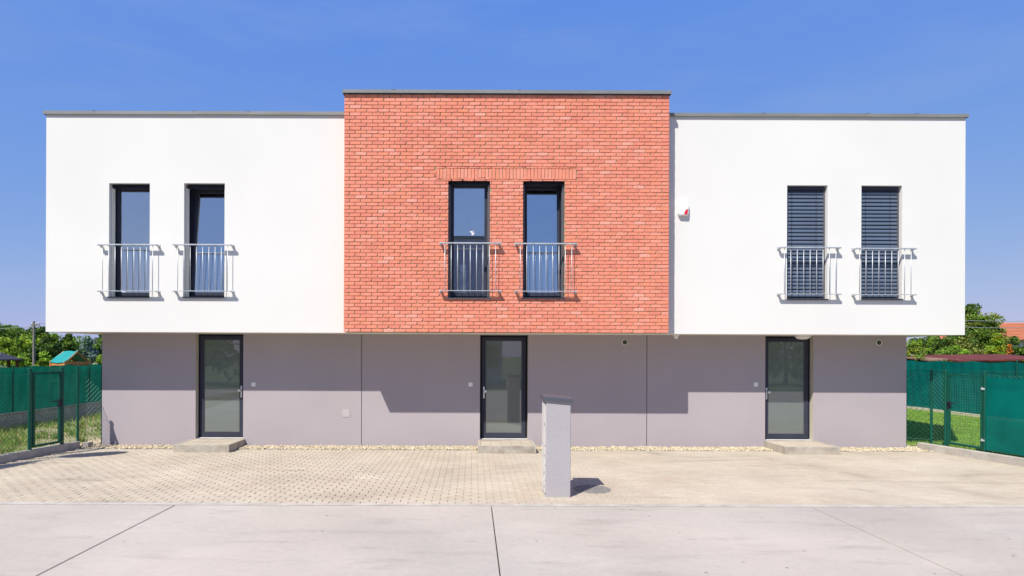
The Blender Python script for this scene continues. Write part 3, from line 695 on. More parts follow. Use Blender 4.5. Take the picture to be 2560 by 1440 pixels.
for hh, px, py in ((h2, 1562, 855.5), (h3, 2197, 856.5)):
    X, Z = at(px, py, YW); v_ = link('vent', None, hh, (X, YW, Z))
    mb = MB(); n_ = 28
    for rr, yy in ((.062, -.001), (.062, -.014), (.050, -.014), (.050, -.002)): mb.v += [(rr*math.cos(2*math.pi*i/n_), yy, rr*math.sin(2*math.pi*i/n_)) for i in range(n_)]
    for k in range(3):
        for i in range(n_): mb.f.append((n_*k+i, n_*k+(i+1) % n_, n_*k+n_+(i+1) % n_, n_*k+n_+i)); mb.m.append(0)
    mb.build('ring', M['soffit'], v_)
    mb = MB()
    for i in range(-4, 5):
        zz = i*.0105; hw = math.sqrt(max(0, .049**2-zz*zz)); mb.box(-hw, hw, -.008, -.003, zz-.003, zz+.003)
    mb.v += [(.05*math.cos(2*math.pi*i/n_), -.0015, .05*math.sin(2*math.pi*i/n_)) for i in range(n_)]; mb.f.append(tuple(range(len(mb.v)-n_, len(mb.v)))); mb.m.append(1)
    mb.build('grille', [M['jamb'], M['dark']], v_)
X, Z = at(865, 1033, YW); pn = link('access_panel', None, h1, (X, YW, Z))
MB().bbox(-.08, .08, -.006, -.001, -.08, .08, .003).build('cover', mat('panel_paint', (.43, .39, .40), .6, .03), pn)
# soffit lamp over the right door, motion sensor
Yl = 12.0; X, _ = at(2007, 840, Yl); lp = link('ceiling_lamp', None, h3, (X, Yl, ZS))
mb = MB(); mb.tube([(0, 0, 0), (0, 0, -.022)], .155, 28); mb.build('lamp_base', M['plastic'], lp)
mb = MB(); mb.tube([(0, 0, -.022), (0, 0, -.045), (0, 0, -.068), (0, 0, -.083), (0, 0, -.090)], [.145, .135, .108, .066, .02], 28); mb.build('lamp_shade', M['opal'], lp, smooth=True)
X, _ = at(1690, 840, 11.9); sn = link('motion_sensor', None, h3, (X, 11.9, ZS))
mb = MB(); mb.box(-.055, .055, -.04, .04, -.02, 0); mb.tube([(0, 0, -.02), (.004, -.005, -.05), (.012, -.01, -.085)], [.05, .042, .02], 12); mb.build('sensor_body', M['plastic'], sn)
for hh, X in ((h1, XL), (h2, 0), (h3, XR)): rebase(hh, ((XL+XBL)/2 if hh is h1 else (XBL+XBR)/2 if hh is h2 else (XR+XBR)/2, YW, 0))
# pale panel seen through the left window of the brick house, and a mark on its glass
X, _ = at(1157, 700, YB+.6); bd = thing('equipment_panel', 'pale narrow upright panel with a black cable, behind the glass of the left brick-front window', 'panel', (X, YB+.34, W3[2]-.05))
MB().box(-.07, .07, -.02, .03, 0, .72).build('board', M['plastic'], bd)
MB().tube([(-.06, -.03, .60), (-.02, -.04, .56), (.0, -.04, .46), (-.005, -.04, .36), (-.04, -.035, .28)], .006, 6).build('cable', M['dark'], bd)
X, Z = at(1181, 583, YB+.2); mb = MB()
for i, (dx, dz, a, b, rt) in enumerate(((-.02, .02, .035, .010, -.4), (.0, .0, .03, .012, -.9), (.02, -.005, .028, .010, .5), (.0, -.03, .025, .008, .1), (.03, .05, .008, .006, 0), (-.01, .035, .03, .006, -.1))):
    n_ = len(mb.v); ring = [(X+dx+a*math.cos(t)*math.cos(rt)-b*math.sin(t)*math.sin(rt), Z+dz+a*math.cos(t)*math.sin(rt)+b*math.sin(t)*math.cos(rt)) for t in [q*math.pi/5 for q in range(10)]]
    mb.v += [(p, YB+.203-i*.0006, q) for p, q in ring]; mb.f.append(tuple(range(n_, n_+10))); mb.m.append(0)
mb.build('glass_smudge', M['plastic'], label='whitish smear stuck on the glass of the left brick-front window', category='smudge')

# ---------------------------------------------------------------- pillar and manhole
pl = thing('meter_pillar', 'free-standing slim grey rendered pillar with sloping dark metal cap and box doors on its side', 'pillar', (1.15, 8.17, 0))
px0, px1, py0, py1 = .988-1.15, 1.315-1.15, 7.97-8.17, 8.37-8.17
mb = MB(); n = len(mb.v); zl, zr = 1.30, 1.272
c = .006
for z, a in ((-.02, 0), (.2, 0), (zl, 0)):
    for (x, y) in ((px0+c, py0), (px1-c, py0), (px1, py0+c), (px1, py1-c), (px1-c, py1), (px0+c, py1), (px0, py1-c), (px0, py0+c)):
        zz = z if z < 1 else zl + (zr-zl)*(x-px0)/(px1-px0); mb.v.append((x, y, zz))
for k in range(2):
    for i in range(8): mb.f.append((8*k+i, 8*k+(i+1) % 8, 8*k+8+(i+1) % 8, 8*k+8+i)); mb.m.append(0)
mb.f.append(tuple(range(16, 24))); mb.m.append(0)
mb.build('shaft', M['pillar'], pl)
tl = (zr-zl)/(px1-px0); o = .028
def capz(x): return zl+.002+tl*(x-px0)
mb = MB()
a0, a1, b0, b1 = px0-o-.012, px1+o, py0-o, py1+o
for t0 in (0., .045, .051):
    i_ = .0 if t0 < .05 else .004
    for (x, y) in ((a0+i_, b0+i_), (a1-i_, b0+i_), (a1-i_, b1-i_), (a0+i_, b1-i_)): mb.v.append((x, y, capz(x)+t0-.012*(y < 0)))
for k in range(2):
    for i in range(4): mb.f.append((4*k+i, 4*k+(i+1) % 4, 4*k+4+(i+1) % 4, 4*k+4+i)); mb.m.append(0)
mb.f += [(3, 2, 1, 0), (8, 9, 10, 11)]; mb.m += [0, 0]; mb.build('cap', M['cap'], pl)
for z0, z1 in ((.68, 1.24), (.42, .66), (.22, .40), (.05, .20)):
    d_ = MB().box(px0-.012, px0-.001, py0+.05, py1-.04, z0, z1).build('box_door', M['boxdoor'], pl)
    MB().box(px0-.016, px0-.012, py0+.08, py0+.10, (z0+z1)/2-.02, (z0+z1)/2+.02).build('lock', M['dark'], d_)
mh = thing('manhole_cover', 'round ribbed manhole cover set in the paving beside the grey pillar', 'manhole cover', (1.70, 8.46, .004))
mb = MB(); n_ = 36
for rr, z in ((.262, -.006), (.258, .003), (.236, .003), (.234, -.002)): mb.v += [(rr*math.cos(2*math.pi*i/n_), rr*math.sin(2*math.pi*i/n_), z) for i in range(n_)]
for k in range(3):
    for i in range(n_): mb.f.append((n_*k+i, n_*k+(i+1) % n_, n_*k+n_+(i+1) % n_, n_*k+n_+i)); mb.m.append(0)
mb.build('ring_frame', M['iron'], mh)
mb = MB(); mb.v = [(.23*math.cos(2*math.pi*i/n_), .23*math.sin(2*math.pi*i/n_), .001) for i in range(n_)]; mb.f = [tuple(range(n_))]; mb.m = [0]
for i in range(-5, 6):
    x = i*.04; h = math.sqrt(max(0, .215**2-x*x)); j = -h
    while j < h-.03: mb.box(x-.011, x+.011, j, min(j+.05, h), .001, .005); j += .065
mb.build('lid', M['iron'], mh)

# ---------------------------------------------------------------- fences
def chain(a, b, z0, z1, name, parent, pitch=.085, r=.0022, mt='wire'):
    A, B = Vector((a[0], a[1], 0)), Vector((b[0], b[1], 0)); L = (B-A).length; D = (B-A)/L; H = z1-z0; N = Vector((D.y, -D.x, 0))
    mb = MB(); k = -H
    while k < L:
        for s in (1, -1):
            t0, t1 = k, k+H; u0, u1 = max(0, t0), min(L, t1)
            if u1 <= u0: continue
            za, zb = (u0-t0), (u1-t0)
            if s < 0: za, zb = H-za, H-zb
            p, q = A+D*u0+Vector((0, 0, z0+za))+N*.002*s, A+D*u1+Vector((0, 0, z0+zb))+N*.002*s
            mb.tube([p, q], r, 3, caps=False)
        k += pitch
    return mb.build(name, M[mt], parent)
def post(parent, x, y, z0, z1, r=.024):
    mb = MB().tube([(x, y, z0), (x, y, z1-.006), (x, y, z1)], [r, r, r*.8], 14); p = mb.build('post', M['green'], parent, smooth=False)
    MB().tube([(x, y, z1), (x, y, z1+.012), (x, y, z1+.02)], [r*1.12, r*1.1, r*.6], 14).build('post_cap', M['green'], p); return p
def wires(parent, a, b, zs):
    for z in zs: MB().tube([(a[0], a[1], z), (b[0], b[1], z)], .003, 5).build('tension_wire', M['wire'], parent)
def netting(parent, a, b, z0, z1, mt, sag=.04, step=.45, top_pin=None):
    A, B = Vector((a[0], a[1], 0)), Vector((b[0], b[1], 0)); L = (B-A).length; D = (B-A)/L; N = Vector((-D.y, D.x, 0))
    nx = max(8, int(L/.06)); nz = 16; mb = MB()
    for i in range(nx+1):
        u = L*i/nx; ph = (u/1.3) % 1.0; dip = sag*math.sin(math.pi*ph)
        for j in range(nz+1):
            t = j/nz; wv = .012*math.sin(u*7+t*3)+.008*math.sin(u*17-t*5)+.01*math.sin(t*9+u*2)
            p = A+D*u+N*wv; mb.v.append((p.x, p.y, z0+(z1-dip-z0)*t))
    for i in range(nx):
        for j in range(nz): q = i*(nz+1)+j; mb.f.append((q, q+nz+1, q+nz+2, q+1)); mb.m.append(0)
    return mb.build('shade_net', M[mt], parent, smooth=True)
def gate(name, label, A, B, z0, z1, handle_at, parent_post=True):
    g = thing(name, label, 'gate', (A[0], A[1], z0), group='green garden gates'); P = Vector((A[0], A[1], 0)); Q = Vector((B[0], B[1], 0)); D = (Q-P).normalized(); L = (Q-P).length
    a, b = P+D*.075, Q-D*.055; ww = []
    mb = MB(); r = .021
    for p in (a, b): mb.box(-.02, .02, -.02, .02, z0+.03, z1-.03, 0, Matrix.Translation(p) @ Matrix.Rotation(math.atan2(D.y, D.x), 4, 'Z'))
    ll = (b-a).length; MT = Matrix.Translation(a) @ Matrix.Rotation(math.atan2(D.y, D.x), 4, 'Z')
    mb.box(.02, ll-.02, -.018, .018, z1-.07, z1-.032, 0, MT); mb.box(.02, ll-.02, -.018, .018, z0+.032, z0+.07, 0, MT)
    mb.build('gate_frame', M['green'], g)
    mb = MB(); x = .03
    while x < ll-.02: mb.tube([MT @ Vector((x, 0, z0+.07)), MT @ Vector((x, 0, z1-.07))], .0022, 4, caps=False); x += .05
    z = z0+.1
    while z < z1-.08: mb.tube([MT @ Vector((.02, .003, z)), MT @ Vector((ll-.02, .003, z))], .0022, 4, caps=False); z += .05
    mb.build('mesh_infill', M['wire'], g)
    hp = a if handle_at == 'a' else b; hs = 1 if handle_at == 'a' else -1; zh_ = (z0+z1)/2+.12
    MTh = Matrix.Translation(hp) @ Matrix.Rotation(math.atan2(D.y, D.x), 4, 'Z')
    mb = MB(); mb.box(-.022, .022, -.03, .03, zh_-.11, zh_+.03, 0, MTh); mb.box(-.012, .14, -.05, -.035, zh_-.01, zh_+.01, 0, MTh @ Matrix.Rotation(0 if hs > 0 else math.pi, 4, 'Z')); mb.build('handle', M['anth'], g)
    op = b if handle_at == 'a' else a
    for z in (z0+.2, z1-.28):
        MTo = Matrix.Translation(op) @ Matrix.Rotation(math.atan2(D.y, D.x), 4, 'Z')
        mb = MB(); s = 1 if handle_at == 'a' else -1; mb.box(min(0, s*.07), max(0, s*.07), -.028, -.022, z-.015, z+.015, 0, MTo); mb.tube([MTo @ Vector((s*.03, -.035, z-.02)), MTo @ Vector((s*.03, -.035, z+.03))], .009, 8); mb.build('hinge', M['green' if handle_at == 'b' else 'galv'], g)
    rebase_children(g); return g
def rebase_children(g):
    for c in g.children: c.location = Vector(c.location)-Vector(g.location)
# left side
P1, P2, P3, P4 = (-8.00, 10.86), (-7.895, 11.56), (-7.88, 12.0), (-7.66, 12.43)
f1 = thing('garden_fence', 'green chain-link fence beside the left house corner, running forward along the kerb', 'fence', (0, 0, 0), group='green fences')
for p in (P1, P2, P3): post(f1, *p, .02, 1.60, .032 if p != P3 else .022)
post(f1, *P4, 0, 1.61, .02)
PF = [(-8.0-.15*(10.86-y), y) for y in (9.3, 7.2)]
for p in PF: post(f1, *p, 0, 1.6)
chain(P1, PF[0], .12, 1.52, 'chain_link', f1); chain(PF[0], PF[1], .12, 1.52, 'chain_link', f1)
chain(P2, P3, .12, 1.52, 'chain_link', f1); chain(P3, P4, .10, 1.52, 'chain_link', f1, pitch=.095, r=.0030)
wires(f1, P1, PF[1], (.14, .85, 1.50)); wires(f1, P3, P4, (.14, .62, 1.50)); wires(f1, P2, P3, (.14, .85, 1.5))
netting(f1, (PF[0][0]-.04+.07, PF[0][1]+.5), (PF[1][0]-.04, PF[1][1]), .12, 1.56, 'netl')
rebase(f1, (-8, 10.86, 0))
gate('garden_gate', 'narrow green mesh gate in the left fence, in front of the weedy strip', P1, P2, .14, 1.57, 'b')
f2 = thing('net_fence', 'fence with dark green shade netting standing on the low concrete block wall', 'fence', (-11.5, 16, .38), group='green fences')
for y in range(9, 30, 3): post(f2, -11.47, y, .38, 1.56, .02)
netting(f2, (-11.52, 8), (-11.52, 29), .40, 1.55, 'netl', .03)
wires(f2, (-11.5, 8), (-11.5, 29), (.42, 1.52)); chain((-11.46, 9), (-11.46, 29), .4, 1.5, 'chain_link', f2, pitch=.12, r=.0025); rebase(f2, (-11.5, 16, .38))
bwall = thing('block_wall', 'low grey concrete block wall carrying the netted fence on the left', 'wall', (-11.5, 16, 0))
MB().box(-.09, .09, -8.0, 13, -.03, .375).build('mortar_core', M['kerb'], bwall)
bms = [MB().bbox(-.245, .245, -.1, .1, .006, .18, .006).mesh('block', M['block']) for _ in range(1)]
for me in bms:
    for v in me.vertices: v.co = Vector((v.co.y, v.co.x, v.co.z))
    me.flip_normals()
for r_ in range(2):
    for i in range(42):
        y = -8.0+.25+i*.5+(.25 if r_ else 0)
        if y < 12.8: link('block', bms[0], bwall, (random.uniform(-.003, .003), y, -.0+.186*r_))
MB().box(-.12, .12, -8, 13, .376, .40).build('capping', M['kerb'], bwall)
# right side
P5, P6, P7, P8 = (8.975, 12.42), (9.30, 12.14), (9.35, 11.84), (9.46, 11.06)
f3 = thing('garden_fence', 'green fence right of the house, shade netting tied to it beyond the gate', 'fence', (0, 0, 0), group='green fences')
for p in (P5, P6, P7, P8): post(f3, *p, .03, 1.60, .026 if p in (P7, P8) else .023)
PG = [(P8[0]+.236*(P8[1]-y)*1.0, y) for y in (8.9, 7.0)]
for p in PG: post(f3, *p, 0, 1.6)
chain(P5, P6, .10, 1.52, 'chain_link', f3, pitch=.10, r=.003); chain(P6, P7, .12, 1.52, 'chain_link', f3)
chain((P8[0]+.03, P8[1]), (PG[1][0]+.03, PG[1][1]), .12, 1.54, 'chain_link', f3)
wires(f3, P5, P6, (.2, .85, 1.52)); wires(f3, P6, P7, (.14, .85, 1.52)); wires(f3, P8, PG[1], (.14, .8, 1.54))
netting(f3, (P8[0]-.035, P8[1]-.05), (PG[1][0]-.035, PG[1][1]), .17, 1.52, 'netr', .03)
rebase(f3, (9.4, 11.9, 0))
gate('garden_gate', 'green mesh gate in the right fence, lawn seen through its lower half', P7, P8, .14, 1.57, 'a')
f4 = thing('net_fence', 'long fence hung with teal shade netting beyond the lawn on the right', 'fence', (15.3, 17, 0), group='green fences')
for y in (9, 11.6, 14.2, 16.8, 19.4, 22, 24.6): post(f4, 15.26, y, 0, 1.76, .022)
netting(f4, (15.34, 8), (15.34, 27), .12, 1.74, 'netr', .05); wires(f4, (15.3, 8), (15.3, 27), (.15, 1.45)); rebase(f4, (15.3, 17, 0))
MB().box(15.22, 15.30, 8, 27, -.02, .13).build('plinth', M['gravel2'], label='pale concrete plinth strip along the foot of the far right fence', category='plinth')

# ---------------------------------------------------------------- grass
def blades(name, n, reg, h0, h1, wd, mats, z, lean=.4, dens=None):
    xs_ = rng.uniform(reg[0], reg[1], n); ys = reg[2] + (reg[3]-reg[2])*rng.uniform(0, 1, n)**1.4
    if dens is not None: keep = dens(xs_, ys); xs_, ys = xs_[keep], ys[keep]
    m = len(xs_); h = rng.uniform(h0, h1, m); a = rng.uniform(0, 6.28, m); l = rng.normal(0, lean, (m, 2))*h[:, None]
    dx, dy = np.cos(a)*wd, np.sin(a)*wd
    V = np.zeros((m, 3, 3)); V[:, 0] = np.stack([xs_-dx, ys-dy, np.full(m, z)], 1); V[:, 1] = np.stack([xs_+dx, ys+dy, np.full(m, z)], 1); V[:, 2] = np.stack([xs_+l[:, 0], ys+l[:, 1], z+h], 1)
    return link(name, npmesh(name, V.reshape(-1, 3), np.arange(3*m).reshape(-1, 3), mats, rng.integers(0, len(mats), m)), kind='stuff')
blades('lawn_grass', 90000, (9.0, 15.2, 8, 24), .025, .06, .006, [M['blade'], M['blade'], M['lawn']], .04, dens=lambda x, y: (x > 9.15+.236*np.maximum(0, 12.16-y)+.1))
def dl(x, y): return (x < -7.9-.15*np.maximum(0, 11.95-y)-.05) & (np.sin(x*2.1+y*1.3)+np.sin(y*2.7-x)*.9+rng.uniform(-1, 1, len(x)) > .45)
blades('weedy_grass', 50000, (-11.4, -7.75, 8, 26), .04, .16, .007, [M['weed'], M['weed'], M['weed'], M['straw']], .02, .5, dl)
def clumps(n, reg, hh):
    mb = []
    V, Fi, Mi = [], [], []; k = 0
    for _ in range(n):
        cx, cy = random.uniform(reg[0], reg[1]), random.uniform(reg[2], reg[3])
        for _ in range(random.randint(25, 70)):
            a = random.uniform(0, 6.28); r = abs(random.gauss(0, .1)); h = random.uniform(.3, 1)*hh*random.uniform(.5, 1); x, y = cx+r*math.cos(a), cy+r*math.sin(a)
            lx, ly = random.gauss(0, .35)*h, random.gauss(0, .35)*h; b = random.uniform(0, 3.14); s = .012
            V += [(x-s*math.cos(b), y-s*math.sin(b), .02), (x+s*math.cos(b), y+s*math.sin(b), .02), (x+lx, y+ly, .02+h)]; Fi.append((k, k+1, k+2)); k += 3; Mi.append(random.choice((0, 0, 0, 0, 0, 1)))
    return link('tall_weeds', npmesh('tall_weeds', V, Fi, [M['weed'], M['straw']], Mi), kind='stuff')
clumps(130, (-11.3, -8.05, 11, 22), .27)

# ---------------------------------------------------------------- trees
def leaves(P, size, mats, wts, flat=.6):
    m = len(P); s = rng.uniform(.6, 1.3, m)*size
    nrm = rng.normal(0, 1, (m, 3)); nrm /= np.linalg.norm(nrm, axis=1, keepdims=True)
    a = np.cross(nrm, rng.normal(0, 1, (m, 3))); a /= np.linalg.norm(a, axis=1, keepdims=True); b = np.cross(nrm, a)
    V = np.stack([P-a*s[:, None], P-b*(s*flat)[:, None], P+a*s[:, None], P+b*(s*flat)[:, None]], 1).reshape(-1, 3)
    return V, np.arange(4*m).reshape(-1, 4)
def tree(label, X, Y, H, R, mats, shape='round', n=9000, size=.10, group='trees behind the fences', base=.15, name='tree', cat='tree', nc=70, trunk_frac=.5):
    t = thing(name, label, cat, (X, Y, -.06), group=group)
    if shape == 'round':
        u = rng.normal(0, 1, (nc, 3)); u /= np.linalg.norm(u, axis=1, keepdims=True); rr = rng.uniform(.35, .95, (nc, 1))**.6
        c0 = np.array([0, 0, H*(base+(1-base)/2)]); cl = c0 + u*rr*np.array([R, R, H*(1-base)/2])*rng.uniform(.85, 1.08, (nc, 1)); cr = R*rng.uniform(.16, .30, nc)
    elif shape == 'cone':
        h = rng.uniform(0, 1, nc)**.8; a = rng.uniform(0, 6.28, nc); rr = R*(1-h)**.75*rng.uniform(.5, .95, nc)
        cl = np.stack([rr*np.cos(a), rr*np.sin(a), H*(base*.3+(1-base*.3)*h*.97)], 1); cr = R*(.12+.18*(1-h))
    else:   # columnar
        h = rng.uniform(0, 1, nc); a = rng.uniform(0, 6.28, nc); rr = R*np.sqrt(np.clip(1-(2*h-.8)**2*.55, .05, 1))*(1-h**4)*rng.uniform(.3, .9, nc)
        cl = np.stack([rr*np.cos(a), rr*np.sin(a), H*(.03+.94*h)], 1); cr = R*rng.uniform(.25, .4, nc)
    idx = rng.integers(0, nc, n); v = rng.normal(0, 1, (n, 3)); v /= np.linalg.norm(v, axis=1, keepdims=True)
    P = cl[idx] + v*(cr[idx]*rng.uniform(.2, 1.08, n)**.5)[:, None]*np.array([1, 1, .8]); P[:, 2] = np.maximum(P[:, 2], .05)
    V, Fq = leaves(P, size, mats, None)
    cm = rng.integers(0, len(mats), nc); mi = cm[idx].copy(); sw = rng.uniform(0, 1, n) < .3; mi[sw] = rng.integers(0, len(mats), sw.sum())
    link('crown', npmesh('crown', V, Fq, [M[k] for k in mats], mi), t)
    mb = MB(); tr = max(.05, H*.022); top = H*(.75 if shape != 'round' else .6)
    mb.tube([(0, 0, -.05), (.02*R, 0, top*.4), (-.03*R, .02*R, top)], [tr*1.3, tr, tr*.4], 8)
    for i in range(9):
        e = cl[rng.integers(0, nc)]; z = top*random.uniform(.3, .95); mb.tube([(0, 0, z), tuple((np.array([0, 0, z])+e)/2+np.array([0, 0, .1])), tuple(e)], [tr*.5, tr*.3, tr*.1], 5)
    mb.build('trunk', M['bark'], t); return t
def T(label, px, top, D, wpx, mats, **k):
    X, Z = at(px, top, D); return tree(label, X, D, Z+.06, wpx*D/F/2, mats, **k)
T('tall feathery green tree at the left edge, tip above the others', 28, 806, 62, 130, ['mid', 'dark', 'mid'], n=11000, size=.13, nc=90)
T('broad yellow-green tree left of the wooden pole', 52, 838, 40, 105, ['yel', 'mid', 'yel', 'mid'], n=9000, size=.09)
T('rounded tree with bright top right of the wooden pole', 112, 822, 50, 105, ['mid', 'dark', 'yel', 'dark'], n=10000, size=.10)
T('dense dark green bushy tree directly below the pole', 112, 852, 38, 90, ['dark', 'deep', 'dark', 'mid'], n=9000, size=.08)
T('dark green broad conifer between the rounded tree and the blue spruce', 172, 833, 46, 46, ['dark', 'mid', 'dark'], shape='col', n=6500, size=.08)
T('blue-grey spruce near the left house corner', 217, 839, 44, 56, ['blue', 'blue', 'dark'], shape='col', n=7500, size=.07, base=.05)
T('dark tree squeezed between blue spruce and left house corner', 250, 834, 56, 50, ['dark', 'blue', 'mid'], n=5000, size=.10)
T('far green tree filling the gap behind the blue spruce', 190, 846, 70, 130, ['dark', 'mid'], n=6000, size=.14)
T('low light green leafy shrub just over the left netting', 62, 884, 27, 62, ['yel', 'mid', 'thuja'], n=5000, size=.06, name='shrub', cat='shrub', group='shrubs over the fences', base=.02)
T('leafy vine shrub left of the playhouse', 112, 882, 26, 60, ['mid', 'yel', 'thuja'], n=5000, size=.06, name='shrub', cat='shrub', group='shrubs over the fences', base=.02)
T('white flowering bush right of the playhouse', 226, 889, 29, 36, ['flower', 'mid', 'yel'], n=4500, size=.05, name='shrub', cat='shrub', group='shrubs over the fences', base=.02, nc=50)
T('low green shrub touching the left house corner', 250, 884, 31, 36, ['mid', 'yel'], n=3000, size=.06, name='shrub', cat='shrub', group='shrubs over the fences', base=.02)
# right
T('tallest tree on the right, rising beside the upper house corner', 2432, 760, 42, 118, ['mid', 'dark', 'mid', 'olive'], n=26000, size=.085, nc=150, base=.1)
T('wide dark green tree under the right end of the white house', 2385, 826, 38, 130, ['dark', 'mid', 'dark', 'olive'], n=13000, size=.08, nc=100, base=.05)
T('dark tree behind the two pale thujas', 2312, 838, 46, 110, ['dark', 'mid', 'deep'], n=8000, size=.10, base=.05)
T('left one of the two pale green pointed thujas on the right', 2300, 842, 30, 26, ['thuja', 'yel', 'thuja'], shape='cone', n=5000, size=.045)
T('right one of the two pale green pointed thujas on the right', 2324, 843, 29, 34, ['thuja', 'mid', 'thuja'], shape='cone', n=5500, size=.045)
T('olive bush against the right corner of the house', 2272, 850, 25, 62, ['olive', 'yel', 'mid'], n=8000, size=.05, name='shrub', cat='shrub', group='shrubs over the fences', base=.02)
T('bush with brown dried patch left of the brown shed roof', 2306, 866, 24, 34, ['brown', 'mid', 'olive'], n=3500, size=.045, name='shrub', cat='shrub', group='shrubs over the fences', base=.02)
T('spreading green shrub above the shed roofs', 2385, 862, 31, 84, ['mid', 'thuja', 'mid'], n=7000, size=.06, name='shrub', cat='shrub', group='shrubs over the fences', base=.02)
T('golden green thuja in front of the orange roof', 2493, 833, 35, 56, ['goldgreen', 'thuja', 'thuja'], shape='col', n=8000, size=.06)
T('orange brown dying thuja beside the golden green one', 2524, 856, 34, 22, ['orange', 'orange', 'brown'], shape='col', n=3200, size=.05)
T('green shrub below the far house windows', 2556, 868, 36, 40, ['mid', 'dark'], n=3500, size=.07, name='shrub', cat='shrub', group='shrubs over the fences', base=.02)
T('dark green tree behind the golden thuja', 2520, 842, 43, 90, ['mid', 'dark'], n=6000, size=.09)

# ---------------------------------------------------------------- background things
X, Zt = at(85, 803, 34.5); up = thing('utility_pole', 'old wooden utility pole with crossarm standing among the trees on the left', 'utility pole', (X, 34.5, 0))
MB().tube([(0, 0, -.1), (0, 0, Zt)], [.085, .06], 10).build('pole', M['pole'], up)
MB().box(-.16, .30, -.04, .04, Zt-.24, Zt-.17).build('crossarm', M['pole'], up)
for xx in (-.12, .10, .26): MB().tube([(xx, 0, Zt-.17), (xx, 0, Zt-.12), (xx, 0, Zt-.08)], [.02, .035, .02], 8).build('insulator', M['opal'], up)
def wire(label, a, b, sag):
    pts = [(a[0]+(b[0]-a[0])*t, a[1]+(b[1]-a[1])*t, a[2]+(b[2]-a[2])*t-sag*4*t*(1-t)) for t in [i/14 for i in range(15)]]
    MB().tube(pts, .014, 5).build('overhead_wire', M['cable'], label=label, category='wire', group='overhead wires')
wire('overhead wire running left from the wooden pole', (X, 34.5, Zt-.30), (X-16, 32, Zt-.75), .25)
wire('overhead wire running right from the wooden pole behind the white house', (X+.3, 34.5, Zt-.12), (X+20, 48, Zt+.4), .5)
for lb, y0, y1 in (('upper of two overhead wires crossing the tall right tree', 800, 801), ('lower of two overhead wires crossing the tall right tree', 817, 817.5)):
    xa, za = at(2380, y0, 34); xb, zb = at(2640, y1, 36); wire(lb, (xa, 34, za), (xb, 36, zb), .06)
# playhouse: turquoise tarp gable roof on wooden posts
D = 23.; X, Z = at(176, 882, D); ph = thing('playhouse', 'wooden play tower with turquoise tarpaulin roof behind the left netting', 'playhouse', (X, D, 0)); ph.rotation_euler = (0, 0, math.radians(-28))
hl, hw, ez, rz = .47, .44, 1.58, 1.96
mb = MB(); nsl = 8
for s in (-1, 1):
    for i in range(nsl+1):
        t = i/nsl
        for j in range(5): u = j/4; mb.v.append((-hl-.03+(2*hl+.06)*t, s*(hw+.06)*(1-u), ez-.06+(rz-ez+.06)*u+.012*math.sin(t*9+u*4)))
for q in (0, 45):
    for i in range(nsl):
        for j in range(4): a = q+i*5+j; mb.f.append((a, a+5, a+6, a+1) if q == 0 else (a, a+1, a+6, a+5)); mb.m.append(0)
mb.build('tarp_roof', M['tarp'], ph, smooth=True)
for x in (-hl, hl):
    mb = MB()
    for s in (-1, 1):
        mb.tube([(x, s*hw, ez-.06), (x, 0, rz-.03)], .035, 4)
    mb.build('rafter', M['wood'], ph)
    for s in (-1, 1): MB().box(x-.04, x+.04, s*hw-.04, s*hw+.04, 0, ez).build('post', M['wood'], ph)
    MB().box(x-.03, x+.03, -hw+.04, hw-.04, ez-.12, ez-.02).build('cross_beam', M['wood'], ph)
for s in (-1, 1):
    MB().box(-hl+.04, hl-.04, s*hw-.03, s*hw+.03, ez-.17, ez-.09).build('side_beam', M['wood'], ph)
    MB().box(-hl+.04, hl-.04, s*hw-.03, s*hw+.03, 1.2, 1.34).build('railing_board', M['wood'], ph)
MB().box(-hl-.02, hl+.02, -hw-.02, hw+.02, .8, .86).build('platform', M['wood'], ph)
# open shelter at the far left
D = 26.; X, Z = at(-8, 886, D); gz = thing('garden_shelter', 'small dark-roofed wooden shelter at the left edge above the netting', 'shelter', (X, D, 0))
mb = MB(); mb.v = [(-.6, -.7, 1.6), (.6, -.7, 1.6), (.6, .7, 1.6), (-.6, .7, 1.6), (-.2, 0, 1.9), (.2, 0, 1.9), (-.6, -.7, 1.55), (.6, -.7, 1.55), (.6, .7, 1.55), (-.6, .7, 1.55)]
mb.f = [(0, 1, 5, 4), (1, 2, 5), (2, 3, 4, 5), (3, 0, 4), (0, 6, 7, 1), (1, 7, 8, 2), (2, 8, 9, 3), (3, 9, 6, 0), (6, 9, 8, 7)]; mb.m = [0]*9; mb.build('roof', M['darkroof'], gz)
for x in (-.48, .1, .48):
    for y in (-.55, .55): MB().box(x-.045, x+.045, y-.045, y+.045, 0, 1.55).build('post', M['brownwood'], gz)
# sheds behind the right fence
def shed(label, pa, pb, D, ya, yb, rm, depth=2.2, drop=.22):
    xa, za = at(pa, ya, D); xb, zb = at(pb, yb, D); s = thing('shed', label, 'shed', ((xa+xb)/2, D, 0), group='low sheds behind the right fence'); L = (xb-xa)/2; dz = (zb-za)/2; zm = (za+zb)/2
    MB().box(-L+.2, L-.2, .25, depth-.1, 0, zm-drop-.08).build('wall', M['brownwood'], s)
    n_ = max(3, int(2*L/.9))
    for i in range(n_):
        a, b = -L+2*L*i/n_+.008, -L+2*L*(i+1)/n_-.008; z = lambda x: zm+dz*x/L; mb = MB(); j = random.uniform(-.012, .012)
        mb.v = [(a, 0, z(a)-drop+j), (b, 0, z(b)-drop+j), (b, depth, z(b)+j), (a, depth, z(a)+j), (a, 0, z(a)-drop-.05+j), (b, 0, z(b)-drop-.05+j), (b, depth, z(b)-.05+j), (a, depth, z(a)-.05+j)]
        mb.f = [(0, 1, 2, 3), (7, 6, 5, 4), (0, 4, 5, 1), (1, 5, 6, 2), (2, 6, 7, 3), (3, 7, 4, 0)]; mb.m = [0]*6
        mb.build('roof_sheet', rm, s)
    return s
